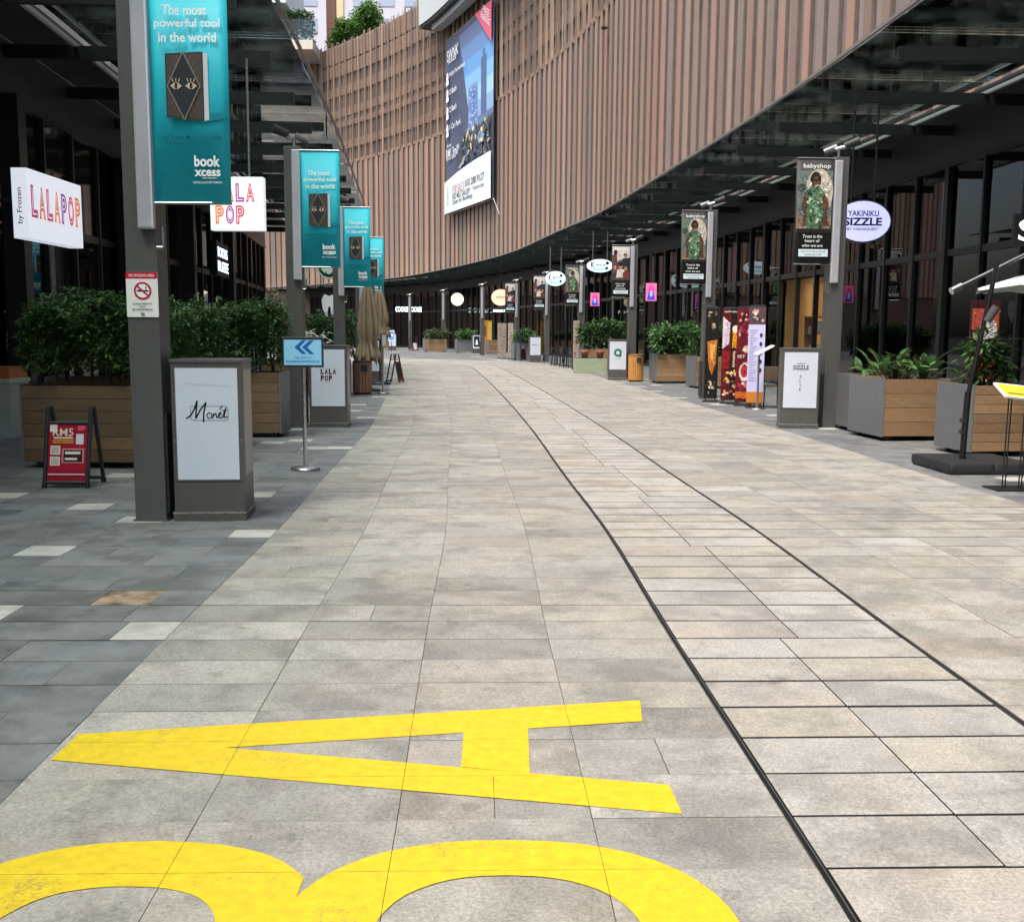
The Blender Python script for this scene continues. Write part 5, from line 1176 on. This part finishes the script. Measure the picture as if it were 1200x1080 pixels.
for i in range(n):
    a, c2 = rim[i], rim[(i + 1) % n]; m1, m2 = a.lerp(ap, .5) + Vector((0, 0, -.035)), c2.lerp(ap, .5) + Vector((0, 0, -.035)); mm = (a + c2) / 2 + Vector((0, 0, .05))
    b.faces([a, mm, c2, m2, m1, ap], [(0, 1, 4), (1, 3, 4), (1, 2, 3), (4, 3, 5)], white_cloth)
o = b.build('canopy', cp); so = o.modifiers.new('thickness', 'SOLIDIFY'); so.thickness = .008
for i in range(n):
    b = MB(); b.tube(rim[i] + Vector((0, 0, -.02)), ap + Vector((0, 0, -.03)), .01, black_m, n=6); b.build('rib', cp)
# menu stand
ms = thing('menu_stand', 'yellow topped menu on four thin black rods at the edge', 'menu stand', (5.05, 10.25, 0), .05)
b = MB(); b.box(-.22, .25, -.16, .16, 0, .014, black_m); b.build('base', ms)
for k in range(4):
    b = MB(); x = -.12 + k * .085; y = (-.05, .05)[k % 2]; b.tube((x, y, .012), (x + .01, y, .93), .007, black_m, n=8); b.build('rod', ms)
b = MB(); T = Matrix.Translation((.02, 0, .98)) @ Matrix.Rotation(.10, 4, 'Y') @ Matrix.Rotation(.42, 4, 'X'); b.box(-.21, .24, -.15, .15, -.01, .01, I('#e6e4da'), T); b.build('menu_board', ms)
art(ms, [('rect', -.19, -.13, .1, .13, I('#d8c23a')), ('rect', .12, -.12, .22, .12, I('#f0efe8')), ('rect', -.15, -.09, .05, -.05, I('#8a7a20'))], fn=lambda u, v, e: tuple(T @ Vector((u, v, .01 + e))))

# ------------------------------------------------------------------ lit bits inside the shops
def on_front(cv, sgn, y, o, z): 
    s = cv.s_of_y(y); p = cv.off(s, sgn * o); return p.x, p.y, z, cv.ang(s)
wp = thing('lit_doorway', 'warm lit timber doorway with a bright vertical strip', 'doorway')
sA_ = RC.s_of_y(27.6)
tw = M('warm_timber', (.24, .15, .065), .5, 0, .2, 2, stretch=(3, 3, .5))
b = MB(); ribbon(b, RC, sA_, sA_ + 4.2, OWR + 1.2, OWR + 1.3, 0.01, 3.1, tw, .5); b.build('panel', wp)
b = MB(); ribbon(b, RC, sA_ + 3.7, sA_ + 3.8, OWR + .2, OWR + 1.18, 0.01, 3.1, tw, .5); b.build('side_wall', wp)
b = MB(); ribbon(b, RC, sA_, sA_ + 4.2, OWR + .14, OWR + 1.19, 3.1, 3.14, M('door_soffit', (.2, .14, .09), .6), .5); b.build('soffit', wp)
for q in (3.5, 2.0, .6):
    b = MB(); p = RC.off(sA_ + q, OWR + 1.0); b.box(p.x - .03, p.x + .03, p.y - .03, p.y + .03, .05, 3.05, M('warm_led', (1, .76, .42), .5, emit=3.2)); b.build('led_strip', wp)
LP = [(RC, 1, 20.0, 5.3, 1.55, '#ff8a3c', 'orange lantern deep in the near restaurant', .05, .5), (RC, 1, 24.2, 5.6, 2.6, '#ffd9a0', 'warm pendant lamp behind the yakiniku glass', .07, .14), (RC, 1, 36.5, 5.2, 2.4, '#ff3b2f', 'red glowing lamp in the shop behind the shrubs', .5, .22), (RC, 1, 38.4, 5.4, 1.7, '#ff3b2f', 'lower red glowing lamp in the shop behind the shrubs', .5, .2),
      (RC, 1, 27.0, 6.5, 2.7, '#ffd9a0', 'warm pendant lamp left of the lit doorway', .05, .3), (RC, 1, 48.0, 5.5, 2.3, '#d8f0d0', 'pale lamp in the shop by the outdoor tables', .08, .2),
      (LC, -1, 16.0, 6.0, 2.1, '#ffdca8', 'small warm lamp under the lit box sign', .06, .10), (LC, -1, 17.2, 6.4, 1.55, '#e8f0ff', 'small white lamp under the lit box sign', .10, .08), (LC, -1, 34.0, 5.4, 2.2, '#ffffff', 'small white lamp left of the second teal banner', .12, .06), (LC, -1, 21.5, 6.2, 2.0, '#ffd9a0', 'small warm lamp behind the hedges', .08, .08)]
for cv, sgn, y, o, z, col, lb_, r, h in LP:
    x, yy, z, a = on_front(cv, sgn, y, o, z); t = thing('shop_lamp', lb_, 'lamp', (x, yy, z), a, 'lamps inside the shops')
    b = MB(); b.lathe([(r * .6, -h / 2), (r, -h * .2), (r, h * .2), (r * .6, h / 2)], I(col, 3.0), 14); b.build('shade', t); b = MB(); b.tube((0, 0, h / 2), (0, 0, 5.09 - z), .006, black_m, n=6); b.build('cord', t)
